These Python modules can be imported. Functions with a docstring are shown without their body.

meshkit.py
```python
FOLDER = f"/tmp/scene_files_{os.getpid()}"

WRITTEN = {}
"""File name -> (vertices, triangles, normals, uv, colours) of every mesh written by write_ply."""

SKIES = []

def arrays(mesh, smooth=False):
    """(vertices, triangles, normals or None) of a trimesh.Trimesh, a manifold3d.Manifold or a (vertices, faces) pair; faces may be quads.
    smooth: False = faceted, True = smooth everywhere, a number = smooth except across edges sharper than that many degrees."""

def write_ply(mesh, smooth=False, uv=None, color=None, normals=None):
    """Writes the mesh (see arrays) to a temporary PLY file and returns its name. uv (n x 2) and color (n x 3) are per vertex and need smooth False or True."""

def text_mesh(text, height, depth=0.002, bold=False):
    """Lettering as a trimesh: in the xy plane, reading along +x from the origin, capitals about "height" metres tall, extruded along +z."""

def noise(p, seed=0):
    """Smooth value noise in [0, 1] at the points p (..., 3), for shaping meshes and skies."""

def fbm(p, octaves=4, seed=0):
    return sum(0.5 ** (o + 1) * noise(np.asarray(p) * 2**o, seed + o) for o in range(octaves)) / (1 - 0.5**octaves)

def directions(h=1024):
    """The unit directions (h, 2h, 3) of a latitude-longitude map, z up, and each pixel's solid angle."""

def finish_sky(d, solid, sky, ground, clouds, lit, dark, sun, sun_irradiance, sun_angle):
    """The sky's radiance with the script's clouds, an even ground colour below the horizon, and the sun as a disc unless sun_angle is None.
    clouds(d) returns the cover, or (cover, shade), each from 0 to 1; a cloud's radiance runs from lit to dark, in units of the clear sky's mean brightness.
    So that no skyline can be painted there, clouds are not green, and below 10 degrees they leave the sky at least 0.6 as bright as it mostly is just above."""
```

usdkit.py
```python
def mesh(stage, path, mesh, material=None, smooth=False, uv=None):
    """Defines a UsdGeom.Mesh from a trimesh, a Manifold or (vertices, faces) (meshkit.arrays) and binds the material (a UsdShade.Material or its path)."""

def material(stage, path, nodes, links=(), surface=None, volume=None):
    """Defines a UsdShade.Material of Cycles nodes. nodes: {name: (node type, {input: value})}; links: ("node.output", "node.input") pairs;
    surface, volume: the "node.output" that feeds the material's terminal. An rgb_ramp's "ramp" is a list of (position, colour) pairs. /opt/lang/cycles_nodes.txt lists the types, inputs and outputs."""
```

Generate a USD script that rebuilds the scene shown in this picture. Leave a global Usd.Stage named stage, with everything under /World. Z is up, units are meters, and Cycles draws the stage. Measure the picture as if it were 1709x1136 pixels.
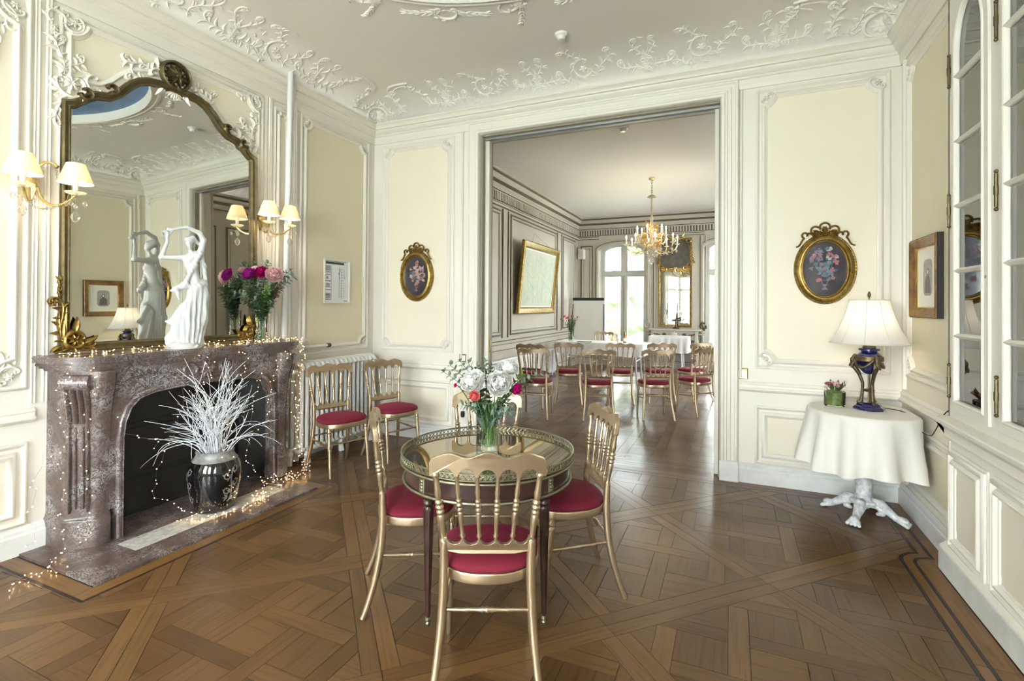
import math, random
import numpy as np, trimesh, shapely
from shapely.geometry import Polygon, LineString, box as sbox, Point
from shapely import affinity
from shapely.ops import unary_union
import manifold3d as m3
import usdkit, meshkit
from pxr import Usd, UsdGeom, UsdLux, UsdShade, Gf, Sdf, Vt

random.seed(7)
RNG = np.random.default_rng(7)
PI = math.pi
stage = Usd.Stage.CreateInMemory()
UsdGeom.SetStageUpAxis(stage, 'Z')
UsdGeom.SetStageMetersPerUnit(stage, 1.0)
world = UsdGeom.Xform.Define(stage, '/World')
stage.SetDefaultPrim(world.GetPrim())
UsdGeom.Scope.Define(stage, '/World/Looks')

# ---------------------------------------------------------------- camera, sky, daylight, exposure
EXPOSURE = 0.36
CAM = np.array([0.0, 0.0, 1.45])
YAW, PITCH, ROLL, FPX, DY = math.radians(23.679), math.radians(-.4648), math.radians(.39867), 834.67, -65.126
_cy, _sy, _cp, _sp, _cr, _sr = math.cos(YAW), math.sin(YAW), math.cos(PITCH), math.sin(PITCH), math.cos(ROLL), math.sin(ROLL)
ROT = (np.array([[_cr, -_sr, 0], [_sr, _cr, 0], [0, 0, 1]]) @ np.array([[1, 0, 0], [0, _cp, -_sp], [0, _sp, _cp]])
       @ np.array([[1, 0, 0], [0, 0, -1], [0, 1, 0]]) @ np.array([[_cy, _sy, 0], [-_sy, _cy, 0], [0, 0, 1]]))
cam = UsdGeom.Camera.Define(stage, '/World/camera')
cam.CreateHorizontalApertureAttr(36.0)
cam.CreateVerticalApertureAttr(36.0 * 1136 / 1709)
cam.CreateFocalLengthAttr(36.0 * FPX / 1709)
cam.CreateVerticalApertureOffsetAttr(36.0 * DY / 1709)
cam.CreateClippingRangeAttr(Gf.Vec2f(0.05, 500))
cam.CreateExposureAttr(EXPOSURE)
_m = Gf.Matrix4d(*[float(x) for r in (list(ROT[0]) + [0], list(-ROT[1]) + [0], list(-ROT[2]) + [0], list(CAM) + [1]) for x in r])
UsdGeom.Xformable(cam).AddTransformOp().Set(_m)

SKY = 7.0          # brightness of the overcast-bright garden sky
DAY = 18.0         # strength of the light at each unseen window, added ones too
sky = UsdLux.DomeLight.Define(stage, '/World/sky')
sky.CreateIntensityAttr(SKY)
sky.CreateColorAttr(Gf.Vec3f(0.93, 0.97, 1.0))


def daylight(name, center, target, w, h, intensity, color=(0.875, 0.93, 1.0)):
    """Sky light arriving at a window: a rectangle just outside the glass, facing into the room."""
    r = UsdLux.RectLight.Define(stage, '/World/' + name)
    r.CreateWidthAttr(w); r.CreateHeightAttr(h); r.CreateIntensityAttr(intensity); r.CreateColorAttr(Gf.Vec3f(*color))
    c, t = np.array(center, float), np.array(target, float)
    z = (c - t) / np.linalg.norm(c - t)
    x = np.cross([0, 0, 1.0], z); x /= np.linalg.norm(x)
    y = np.cross(z, x)
    UsdGeom.Xformable(r).AddTransformOp().Set(Gf.Matrix4d(*[float(q) for row in (list(x) + [0], list(y) + [0], list(z) + [0], list(c) + [1]) for q in row]))
    return r


REAR_WINDOWS = [(-3.05, -1.75), (-1.15, 0.15)]      # x extents of the tall windows behind the camera
YREAR = -2.2
for i, (a, b) in enumerate(REAR_WINDOWS):
    daylight('window_daylight_%d' % (i + 1), ((a + b) / 2, YREAR - .42, 1.75), ((a + b) / 2, 0, 1.75), b - a, 2.5, DAY)
daylight('window_daylight_9', (1.17 + .32, -1.1, 1.75), (0, -1.1, 1.75), 1.3, 2.5, DAY * .35)  # unseen window in the right wall, placed to light the left wall
ADDED_WINDOWS = [(8.2, 9.3), (10.3, 11.4)]                          # y extents of windows added for fill, right wall of the back room
for i, (a, b) in enumerate(ADDED_WINDOWS):
    daylight('window_daylight_%d' % (i + 3), (1.6 + .45, (a + b) / 2, 1.75), (0, (a + b) / 2, 1.75), b - a, 2.3, DAY * .34)  # added fill light for the back room, out of view

# ---------------------------------------------------------------- helpers
USED = {}


def numbered(parent, name):
    k = (parent, name)
    n = USED.get(k, 0)
    USED[k] = n + 1
    return name if n == 0 else '%s_%03d' % (name, n)


def ppath(p):
    return '/World' if p is None else str(p.GetPath())


def tag(o, label=None, cat=None, group=None, kind=None):
    o = o.GetPrim() if hasattr(o, 'GetPrim') else o
    for k, v in (('label', label), ('category', cat), ('group', group), ('kind', kind)):
        if v:
            o.SetCustomDataByKey(k, v)
    return o


def obj(name, mesh, mat, parent=None, smooth=35, label=None, cat=None, group=None, kind=None):
    pp = ppath(parent)
    path = pp + '/' + numbered(pp, name)
    v, f = mesh if isinstance(mesh, tuple) else meshkit.arrays(mesh)[:2]
    p = usdkit.mesh(stage, path, (v, f), MAT[mat], smooth=smooth).GetPrim()
    return tag(p, label, cat, group, kind)


def thing(name, label=None, cat=None, loc=(0, 0, 0), rz=0, group=None, kind=None):
    x = UsdGeom.Xform.Define(stage, '/World/' + numbered('/World', name))
    x.AddTranslateOp().Set(Gf.Vec3d(*[float(c) for c in loc]))
    x.AddRotateZOp().Set(float(math.degrees(rz)))
    return tag(x, label, cat, group, kind)


def dup(root, loc, rz, label=None, group=None):
    was = root.GetCustomData()
    base = root.GetName()
    r = thing(base, label or was.get('label'), was.get('category'), loc, rz, group or was.get('group'))
    r.GetReferences().AddInternalReference(root.GetPath())
    r.SetInstanceable(True)
    return r


def move(o, loc, rz):
    x = UsdGeom.Xformable(o)
    ops = x.GetOrderedXformOps()
    ops[0].Set(Gf.Vec3d(*[float(c) for c in loc])); ops[1].Set(float(math.degrees(rz)))


def cat(ms):
    vs, fs, n = [], [], 0
    for v, f in ms:
        v = np.asarray(v, float).reshape(-1, 3)
        vs.append(v); fs.append(np.asarray(f, int) + n); n += len(v)
    return np.vstack(vs), np.vstack(fs)


_BF = np.array([[0, 2, 1], [0, 3, 2], [4, 5, 6], [4, 6, 7], [0, 1, 5], [0, 5, 4], [1, 2, 6], [1, 6, 5], [2, 3, 7], [2, 7, 6], [3, 0, 4], [3, 4, 7]])


def bx(x0, x1, y0, y1, z0, z1):
    return np.array([[x0, y0, z0], [x1, y0, z0], [x1, y1, z0], [x0, y1, z0], [x0, y0, z1], [x1, y0, z1], [x1, y1, z1], [x0, y1, z1]], float), _BF.copy()


def hullm(pts):
    h = m3.Manifold.hull_points(np.asarray(pts, float)).to_mesh()
    return np.array(h.vert_properties[:, :3], float), np.array(h.tri_verts, int)


def bev(x0, x1, y0, y1, z0, z1, c=.004):
    p = []
    for sx in (0, 1):
        for sy in (0, 1):
            for sz in (0, 1):
                X, Y, Z = (x0, x1)[sx], (y0, y1)[sy], (z0, z1)[sz]
                dx, dy, dz = c * (1 - 2 * sx), c * (1 - 2 * sy), c * (1 - 2 * sz)
                p += [(X, Y + dy, Z + dz), (X + dx, Y, Z + dz), (X + dx, Y + dy, Z)]
    return hullm(p)


def lathe(prof, n=24, sx=1.0, sy=1.0, c=(0, 0, 0), ripple=None, caps=True):
    """prof: (r, z) from bottom to top; caps where r > 0 at the ends."""
    prof = np.array(prof, float)
    a = np.arange(n) * 2 * PI / n
    V = []
    for r, z in prof:
        rr = r if ripple is None else r * ripple(a, z)
        V.append(np.c_[rr * np.cos(a) * sx, rr * np.sin(a) * sy, np.full(n, z)])
    V = np.vstack(V)
    F = []
    m = len(prof)
    i, j = np.meshgrid(np.arange(m - 1), np.arange(n), indexing='ij')
    i, j = i.ravel(), j.ravel()
    k = (j + 1) % n
    F = np.vstack([np.c_[i * n + j, i * n + k, (i + 1) * n + k], np.c_[i * n + j, (i + 1) * n + k, (i + 1) * n + j]])
    for row, flip in ((0, True), (m - 1, False)):
        if caps and prof[row, 0] > 1e-6:
            V = np.vstack([V, [[0, 0, prof[row, 1]]]])
            ci = len(V) - 1
            jj = np.arange(n)
            t = np.c_[np.full(n, ci), row * n + jj, row * n + (jj + 1) % n]
            F = np.vstack([F, t[:, ::-1] if flip else t])
    return V + np.array(c, float), F


def tube(pts, rad, n=8, caps=True, flat=1.0, closed=False):
    p = np.asarray(pts, float)
    m = len(p)
    rad = np.broadcast_to(np.asarray(rad, float), (m,))
    t = np.gradient(p, axis=0) if not closed else (np.roll(p, -1, 0) - np.roll(p, 1, 0))
    t /= np.linalg.norm(t, axis=1, keepdims=True) + 1e-12
    a = np.zeros_like(p)
    up = np.array([0, 0, 1.0]) if abs(t[0, 2]) < .9 else np.array([1.0, 0, 0])
    x = np.cross(up, t[0]); x /= np.linalg.norm(x)
    for i in range(m):
        x = x - t[i] * (x @ t[i]); x /= np.linalg.norm(x) + 1e-12
        a[i] = x
    b = np.cross(t, a)
    ang = np.arange(n) * 2 * PI / n
    V = (p[:, None] + rad[:, None, None] * (np.cos(ang)[None, :, None] * a[:, None] + flat * np.sin(ang)[None, :, None] * b[:, None])).reshape(-1, 3)
    mm = m if closed else m - 1
    i, j = np.meshgrid(np.arange(mm), np.arange(n), indexing='ij'); i, j = i.ravel(), j.ravel(); k = (j + 1) % n; i2 = (i + 1) % m
    F = np.vstack([np.c_[i * n + j, i * n + k, i2 * n + k], np.c_[i * n + j, i2 * n + k, i2 * n + j]])
    if caps and not closed:
        V = np.vstack([V, p[:1], p[-1:]])
        jj = np.arange(n); kk = (jj + 1) % n
        F = np.vstack([F, np.c_[np.full(n, m * n), kk, jj], np.c_[np.full(n, m * n + 1), (m - 1) * n + jj, (m - 1) * n + kk]])
    return V, F


def sphere(c, r, sub=1, s=(1, 1, 1)):
    m = trimesh.creation.icosphere(sub, 1.0)
    return np.array(m.vertices) * r * np.array(s) + np.array(c), np.array(m.faces)


def extrude(poly, d0, d1):
    """shapely polygon in (s, h) -> prism between d0 and d1 along the third axis."""
    out = []
    for g in getattr(poly, 'geoms', [poly]):
        if g.is_empty or g.area < 1e-9:
            continue
        m = trimesh.creation.extrude_polygon(g, d1 - d0, engine='earcut')
        v = np.array(m.vertices); v[:, 2] += d0
        out.append((v, np.array(m.faces)))
    return cat(out)


def ridge(path, w, h):
    """A carved ridge along a 2-D path: width w, height h (arrays or numbers) -> local (s, h, d)."""
    p = np.asarray(path, float)
    m = len(p)
    w = np.broadcast_to(np.asarray(w, float), (m,)); h = np.broadcast_to(np.asarray(h, float), (m,))
    t = np.gradient(p, axis=0); t /= np.linalg.norm(t, axis=1, keepdims=True) + 1e-12
    nrm = np.c_[-t[:, 1], t[:, 0]]
    o = np.array([-1, -.62, 0, .62, 1]) * .5
    q = np.array([-.1, .75, 1, .75, -.1])
    V = np.concatenate([np.c_[p + nrm * (w * k)[:, None], h * z] for k, z in zip(o, q)]).reshape(5, m, 3).transpose(1, 0, 2).reshape(-1, 3)
    i, j = np.meshgrid(np.arange(m - 1), np.arange(4), indexing='ij'); i, j = i.ravel(), j.ravel()
    F = np.vstack([np.c_[i * 5 + j, (i + 1) * 5 + j, (i + 1) * 5 + j + 1], np.c_[i * 5 + j, (i + 1) * 5 + j + 1, i * 5 + j + 1]])
    return V, F[:, ::-1]


def sweep(path, prof, closed=True):
    """Profile (o, d) swept along a 2-D path with mitred corners; o is measured to the left of the path."""
    p = np.asarray(path, float); prof = np.asarray(prof, float)
    m, n = len(p), len(prof)
    if closed:
        a, b = p - np.roll(p, 1, 0), np.roll(p, -1, 0) - p
    else:
        d = np.diff(p, axis=0); a = np.vstack([d[:1], d]); b = np.vstack([d, d[-1:]])
    a /= np.linalg.norm(a, axis=1, keepdims=True); b /= np.linalg.norm(b, axis=1, keepdims=True)
    na, nb = np.c_[-a[:, 1], a[:, 0]], np.c_[-b[:, 1], b[:, 0]]
    mit = na + nb
    mit /= np.maximum((mit * na).sum(1, keepdims=True), .25)
    V = np.concatenate([np.c_[p + mit * o, np.full(m, d)] for o, d in prof]).reshape(n, m, 3).transpose(1, 0, 2).reshape(-1, 3)
    mm = m if closed else m - 1
    i, j = np.meshgrid(np.arange(mm), np.arange(n - 1), indexing='ij'); i, j = i.ravel(), j.ravel(); i2 = (i + 1) % m
    F = np.vstack([np.c_[i * n + j, i2 * n + j, i2 * n + j + 1], np.c_[i * n + j, i2 * n + j + 1, i * n + j + 1]])
    if not closed:
        for e, rev in ((0, False), (m - 1, True)):
            t = np.c_[np.full(n - 2, e * n), e * n + np.arange(1, n - 1), e * n + np.arange(2, n)]
            F = np.vstack([F, t[:, ::-1] if rev else t])
    return V, F


class Plane:
    def __init__(self, o, s, h, d):
        self.o, self.A = np.array(o, float), np.array([s, h, d], float)
        self.flip = np.linalg.det(self.A) < 0

    def __call__(self, mesh):
        v, f = mesh
        v = np.asarray(v, float) @ self.A + self.o
        return v, (f[:, ::-1] if self.flip else f)


def xf(mesh, loc=(0, 0, 0), rz=0, sc=1.0, ry=0, rx=0):
    v, f = mesh
    v = np.asarray(v, float) * sc
    for ang, ax in ((rx, (1, 0, 0)), (ry, (0, 1, 0)), (rz, (0, 0, 1))):
        if ang:
            v = v @ trimesh.transformations.rotation_matrix(ang, ax)[:3, :3].T
    return v + np.array(loc, float), f


def rect(s0, s1, h0, h1):
    return [(s0, h0), (s1, h0), (s1, h1), (s0, h1)]


def notched(s0, s1, h0, h1, r, corners='1111', n=6):
    """A rectangle, counter-clockwise, whose marked corners (bl, br, tr, tl) are hollowed by a quarter circle."""
    out = []
    for (cx, cy, a0), on in zip(((s0, h0, 90), (s1, h0, 180), (s1, h1, 270), (s0, h1, 360)), corners):
        if on == '1':
            for k in range(n + 1):
                a = math.radians(a0 - 90 * k / n)
                out.append((cx + r * math.cos(a), cy + r * math.sin(a)))
        else:
            out.append((cx, cy))
    return out


def spiral(c, r0, r1, a0, a1, n=18):
    t = np.linspace(0, 1, n)
    a = a0 + (a1 - a0) * t; r = r0 + (r1 - r0) * t
    return np.c_[c[0] + r * np.cos(a), c[1] + r * np.sin(a)]


def bez(*p, n=14):
    p = np.array(p, float); t = np.linspace(0, 1, n)[:, None]
    if len(p) == 3:
        return (1 - t) ** 2 * p[0] + 2 * t * (1 - t) * p[1] + t * t * p[2]
    return (1 - t) ** 3 * p[0] + 3 * t * (1 - t) ** 2 * p[1] + 3 * t * t * (1 - t) * p[2] + t ** 3 * p[3]


def taper(n, a=.3, b=1.0, c=.3):
    t = np.linspace(0, 1, n)
    return np.where(t < .5, a + (b - a) * np.sin(t * PI), c + (b - c) * np.sin(t * PI))


def leaf2(p, ang, L, w, h=.006, bend=.5):
    n = 6
    t = np.linspace(0, 1, n)
    a = ang + bend * t
    d = np.cumsum(np.c_[np.cos(a), np.sin(a)], 0) * L / n
    q = np.vstack([[p], np.array(p) + d])
    return ridge(q, w * np.array([.35, .8, 1, .9, .7, .4, .05]), h * np.array([.7, 1, 1.1, 1, .9, .7, .3]))


def cscroll(c, R, a0, span, w=.02, h=.012, leaves=4, lw=None, seed=0, inward=1):
    """A rocaille C-scroll: an arc that curls in at both ends, with leaves along its outer side."""
    rg = random.Random(seed)
    n = 16
    t = np.linspace(0, 1, n)
    a = a0 + span * t
    core = np.c_[c[0] + R * np.cos(a), c[1] + R * np.sin(a)]
    sg = 1 if span > 0 else -1
    ms = []
    def curl(p, ang, s):
        k = 10
        r = R * .30
        cc = (p[0] + r * math.cos(ang), p[1] + r * math.sin(ang))
        return spiral(cc, r, r * .15, ang + PI, ang + PI + s * 1.6 * PI, k)
    e0 = curl(core[0], a[0] + PI, -sg)[::-1]; e1 = curl(core[-1], a[-1] + PI, sg)
    path = np.vstack([e0[:-1], core, e1[1:]])
    ms.append(ridge(path, w * taper(len(path), .4, 1.2, .4), h * taper(len(path), .7, 1.1, .7)))
    for k in range(leaves):
        tt = (k + .6) / (leaves + .2)
        aa = a0 + span * tt
        p = (c[0] + R * math.cos(aa), c[1] + R * math.sin(aa))
        out = aa if inward > 0 else aa + PI
        ms.append(leaf2(p, out + rg.uniform(.3, .8) * sg, (lw or R * .55) * rg.uniform(.7, 1.2), w * 1.0, h * .9, .7 * sg))
    return cat(ms)


def sprig(p, ang, L, n=5, w=.014, h=.008, seed=0, curl=.8):
    rg = random.Random(seed)
    k = 12
    t = np.linspace(0, 1, k)
    a = ang + curl * t
    path = np.vstack([[p], np.array(p) + np.cumsum(np.c_[np.cos(a), np.sin(a)], 0) * L / k])
    ms = [ridge(path, w * .6 * np.linspace(1, .3, k + 1), h * np.linspace(1, .5, k + 1))]
    for i in range(n):
        j = 1 + int((i + .5) / n * (k - 1))
        for s in (-1, 1):
            ms.append(leaf2(path[j], a[min(j, k - 1)] + s * rg.uniform(.5, .9), L * .22 * rg.uniform(.8, 1.3), w, h, -s * .6))
    ms.append(cat([leaf2(path[-1], a[-1] + b, L * .2, w, h, .2) for b in (-.6, 0, .6)]))
    return cat(ms)


def rosette(c, r, n=6, h=.012):
    return cat([leaf2(c, k * 2 * PI / n, r, r * .7, h, .1) for k in range(n)] + [(np.array(sphere((c[0], c[1], 0), r * .3, 1, (1, 1, .9))[0]), sphere((0, 0, 0), 1, 1)[1])])

# ---------------------------------------------------------------- materials
MAT = {}


def pm(name, color, rough=.5, metal=0.0, bump=0, bscale=40, vary=0, vscale=6, vcol=None, bevel=0, **kw):
    """A Principled material; vary mixes in a second colour by noise; bump adds fine relief."""
    N = {'p': ('principled_bsdf', dict(base_color=color, roughness=rough, metallic=metal, **kw))}
    Lk = []
    if vary or bump:
        N['g'] = ('texture_coordinate', {})
    if vary:
        N['n'] = ('noise_texture', dict(scale=vscale, detail=4.0, roughness=.6))
        N['r'] = ('rgb_ramp', {'ramp': [(.35, color), (.72, vcol if vcol is not None else tuple(c * (1 - vary) for c in color))]})
        Lk += [('g.object', 'n.vector'), ('n.fac', 'r.fac'), ('r.color', 'p.base_color')]
    if bump:
        N['bn'] = ('noise_texture', dict(scale=bscale, detail=3.0))
        N['b'] = ('bump', dict(strength=bump, distance=.004))
        Lk += [('g.object', 'bn.vector'), ('bn.fac', 'b.height'), ('b.normal', 'p.normal')]
    if bevel:
        N['bv'] = ('bevel', dict(radius=bevel, samples=4))
        Lk += [('bv.bevel', 'b.normal' if bump else 'p.normal')]
    MAT[name] = usdkit.material(stage, '/World/Looks/' + name, N, Lk, surface='p.BSDF')


pm('white_paint', (.765, .722, .64), .45, bevel=.003)
pm('cream_paint', (.74, .67, .49), .5, vary=.06, vscale=1.5)
pm('cream_light', (.79, .725, .585), .5, vary=.05, vscale=1.2)
pm('worn_white', (.76, .76, .74), .45, vary=.3, vscale=5, vcol=(.62, .61, .58), bump=.15, bscale=30)
pm('ceiling_paint', (.76, .715, .66), .7)
pm('stucco', (.78, .74, .68), .6)
pm('grey_paint', (.42, .38, .31), .5)
pm('grey_pale', (.46, .42, .35), .5)
pm('brown_line', (.11, .085, .05), .5)
pm('iron', (.007, .0065, .006), .6, vary=.5, vscale=7, vcol=(.014, .011, .009), bump=.2, bscale=12)
pm('gold_paint', (.53, .405, .26), .32, .85, bevel=.004)
pm('velvet', (.15, .001, .016), .85, sheen_weight=.18, sheen_roughness=.35, sheen_tint=(1.0, .1, .25), bump=.12, bscale=160)
pm('brass', (.72, .55, .25), .28, 1.0)
pm('dull_brass', (.30, .25, .15), .4, .9, vary=.5, vscale=30, vcol=(.30, .36, .26))
pm('gilt', (.42, .285, .085), .36, .85, vary=.5, vscale=25, vcol=(.17, .10, .025), bump=.25, bscale=60)
pm('gilt_dark', (.15, .115, .05), .42, .6, vary=.5, vscale=18, vcol=(.08, .06, .025), bump=.1, bscale=60)
pm('gilt_leaf', (.52, .34, .13), .35, .8)
pm('gilt_bright', (.80, .62, .28), .25, .95)
pm('mirror', (.80, .81, .77), .012, 1.0)
pm('old_mirror', (.72, .74, .70), .02, 1.0)
pm('plaster', (.50, .50, .49), .5)
pm('white_china', (.85, .84, .82), .25)
pm('white_plastic', (.80, .78, .73), .35)
pm('white_metal', (.76, .76, .75), .35)
pm('radiator_white', (.74, .74, .72), .4)
pm('chalk_white', (.78, .79, .80), .5, vary=.5, vscale=28, vcol=(.35, .35, .36), bump=.3, bscale=40)
pm('black_glaze', (.006, .006, .007), .08, coat_weight=.6)
pm('grey_glaze', (.28, .27, .26), .35, vary=.5, vscale=30, vcol=(.12, .11, .10))
pm('silver_line', (.34, .33, .31), .3, .6)
pm('twig_white', (.66, .68, .72), .6)
pm('mahogany', (.055, .022, .016), .28, vary=.5, vscale=10, vcol=(.02, .010, .008))
pm('navy_glaze', (.008, .010, .075), .1, coat_weight=.5)
pm('bronze', (.16, .12, .065), .42, .8, vary=.6, vscale=40, vcol=(.07, .055, .03), bump=.3, bscale=90)
pm('table_glass', (.44, .375, .28), .03, .85)
pm('cloth', (.72, .69, .63), .85, bump=.25, bscale=26, sheen_weight=.2)
pm('cloth_white', (.70, .69, .67), .85, sheen_weight=.2)
pm('candle', (.86, .82, .72), .5)
pm('print_dark', (.16, .15, .14), .5)
pm('paper', (.80, .78, .71), .7)
pm('paper_white', (.78, .80, .81), .3)
pm('ink', (.05, .05, .06), .6)
pm('grey_ink', (.34, .35, .38), .6)
pm('green_ink', (.22, .33, .24), .6)
pm('sepia', (.34, .32, .29), .6, vary=.5, vscale=30, vcol=(.48, .46, .42))
pm('frame_wood', (.34, .19, .065), .35, .35, vary=.4, vscale=14, vcol=(.12, .055, .018), bevel=.004)
pm('frame_dark', (.02, .015, .012), .4)
pm('dark_canvas', (.028, .023, .03), .12, vary=.5, vscale=5, vcol=(.05, .045, .058), coat_weight=.5)
pm('dark_painting', (.035, .032, .022), .4, vary=.7, vscale=9, vcol=(.09, .075, .045))
for _n, _c in (('rose', (.30, .10, .11)), ('peach', (.40, .22, .17)), ('pale', (.36, .35, .34)), ('teal', (.07, .13, .14)), ('lilac', (.17, .12, .19)), ('blue', (.13, .17, .23))):
    pm('daub_' + _n, _c, .5)
pm('parchment', (.40, .46, .37), .5, vary=.5, vscale=6, vcol=(.52, .52, .38))
pm('sky_painting', (.10, .20, .42), .6, vary=.6, vscale=1.6, vcol=(.25, .36, .52))
pm('leaf_dark', (.035, .075, .028), .45, vary=.5, vscale=14, vcol=(.09, .14, .05))
pm('leaf_grey', (.10, .16, .115), .5, vary=.5, vscale=14, vcol=(.22, .28, .22))
pm('leaf_fresh', (.12, .22, .05), .45)
pm('leaf_autumn', (.16, .06, .035), .5)
pm('stem', (.06, .13, .03), .5)
pm('bark', (.10, .075, .05), .8)
pm('lawn', (.28, .34, .20), .9, vary=.3, vscale=2)
pm('tree_leaf', (.17, .205, .135), .6, vary=.5, vscale=3, vcol=(.25, .285, .21))
pm('moss_glass', (.20, .23, .07), .25, vary=.7, vscale=60, vcol=(.07, .10, .03))
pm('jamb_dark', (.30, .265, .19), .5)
pm('sash_backlit', (.50, .50, .44), .5)  # backlit shade of the far window frames put into the paint colour
pm('cable', (.012, .012, .012), .4)
pm('wire', (.40, .26, .13), .4, .7)
pm('grey_metal', (.45, .45, .45), .35, .6)
pm('black_trim', (.02, .02, .02), .4)
pm('board_white', (.60, .57, .52), .4)
pm('dark_stone', (.05, .045, .043), .4, vary=.5, vscale=9)
pm('terrazzo', (.66, .64, .60), .35, vary=.6, vscale=38, vcol=(.36, .33, .30))
pm('bone', (.70, .68, .62), .3)


def emit(name, color, strength):
    MAT[name] = usdkit.material(stage, '/World/Looks/' + name, {'e': ('emission', dict(color=color, strength=strength))}, [], surface='e.emission')


emit('bulb', (1.0, .74, .46), 160.0)
emit('lamp_bulb', (1.0, .82, .58), 34.0)
emit('flame_bulb', (1.0, .74, .42), 140.0)
emit('fairy', (1.0, .66, .28), 16.0)

MAT['glass'] = usdkit.material(stage, '/World/Looks/glass', {'p': ('principled_bsdf', dict(base_color=(.97, .99, .98), roughness=.01, transmission_weight=1.0, ior=1.45))}, [], surface='p.BSDF')
MAT['crystal'] = usdkit.material(stage, '/World/Looks/crystal', {'t': ('transparent_bsdf', dict(color=(.96, .96, .94))), 'g': ('glossy_bsdf', dict(color=(1, 1, 1), roughness=.04)), 'd': ('translucent_bsdf', dict(color=(.9, .88, .82))), 'w': ('layer_weight', dict(blend=.35)), 'm': ('mix_closure', {}), 'm2': ('mix_closure', dict(fac=.16))},
                                 [('w.fresnel', 'm.fac'), ('t.BSDF', 'm.closure1'), ('g.BSDF', 'm.closure2'), ('m.closure', 'm2.closure1'), ('d.BSDF', 'm2.closure2')], surface='m2.closure')
MAT['pane'] = usdkit.material(stage, '/World/Looks/pane', {'t': ('transparent_bsdf', dict(color=(.96, .98, .97))), 'g': ('glossy_bsdf', dict(color=(1, 1, 1), roughness=.004)), 'w': ('fresnel', dict(IOR=1.5)), 'm': ('mix_closure', {})},
                              [('w.fac', 'm.fac'), ('t.BSDF', 'm.closure1'), ('g.BSDF', 'm.closure2')], surface='m.closure')
MAT['old_pane'] = usdkit.material(stage, '/World/Looks/old_pane', {'t': ('transparent_bsdf', dict(color=(.95, .97, .95))), 'g': ('glossy_bsdf', dict(color=(1, 1, 1), roughness=.012)), 'w': ('fresnel', dict(IOR=2.8)), 'm': ('mix_closure', {})},
                              [('w.fac', 'm.fac'), ('t.BSDF', 'm.closure1'), ('g.BSDF', 'm.closure2')], surface='m.closure')
MAT['vase_glass'] = usdkit.material(stage, '/World/Looks/vase_glass', {'t': ('transparent_bsdf', dict(color=(.93, .965, .95))), 'g': ('glossy_bsdf', dict(color=(1, 1, 1), roughness=.02)), 'w': ('layer_weight', dict(blend=.22)), 'm': ('mix_closure', {})},
                                    [('w.fresnel', 'm.fac'), ('t.BSDF', 'm.closure1'), ('g.BSDF', 'm.closure2')], surface='m.closure')


def shade_mat(name, color, tr):
    MAT[name] = usdkit.material(stage, '/World/Looks/' + name, {'d': ('diffuse_bsdf', dict(color=color)), 't': ('translucent_bsdf', dict(color=color)), 'm': ('mix_closure', dict(fac=tr))},
                                [('d.BSDF', 'm.closure1'), ('t.BSDF', 'm.closure2')], surface='m.closure')


shade_mat('lamp_shade', (.86, .85, .82), .45)
shade_mat('small_shade', (.90, .84, .70), .5)
shade_mat('petal_white', (.93, .92, .89), .22)
shade_mat('petal_blush', (.82, .55, .55), .4)
shade_mat('petal_coral', (.82, .20, .20), .35)
shade_mat('petal_fuchsia', (.50, .01, .17), .35)
shade_mat('petal_magenta', (.42, .03, .32), .35)
shade_mat('curtain', (.75, .74, .66), .4)


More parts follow.
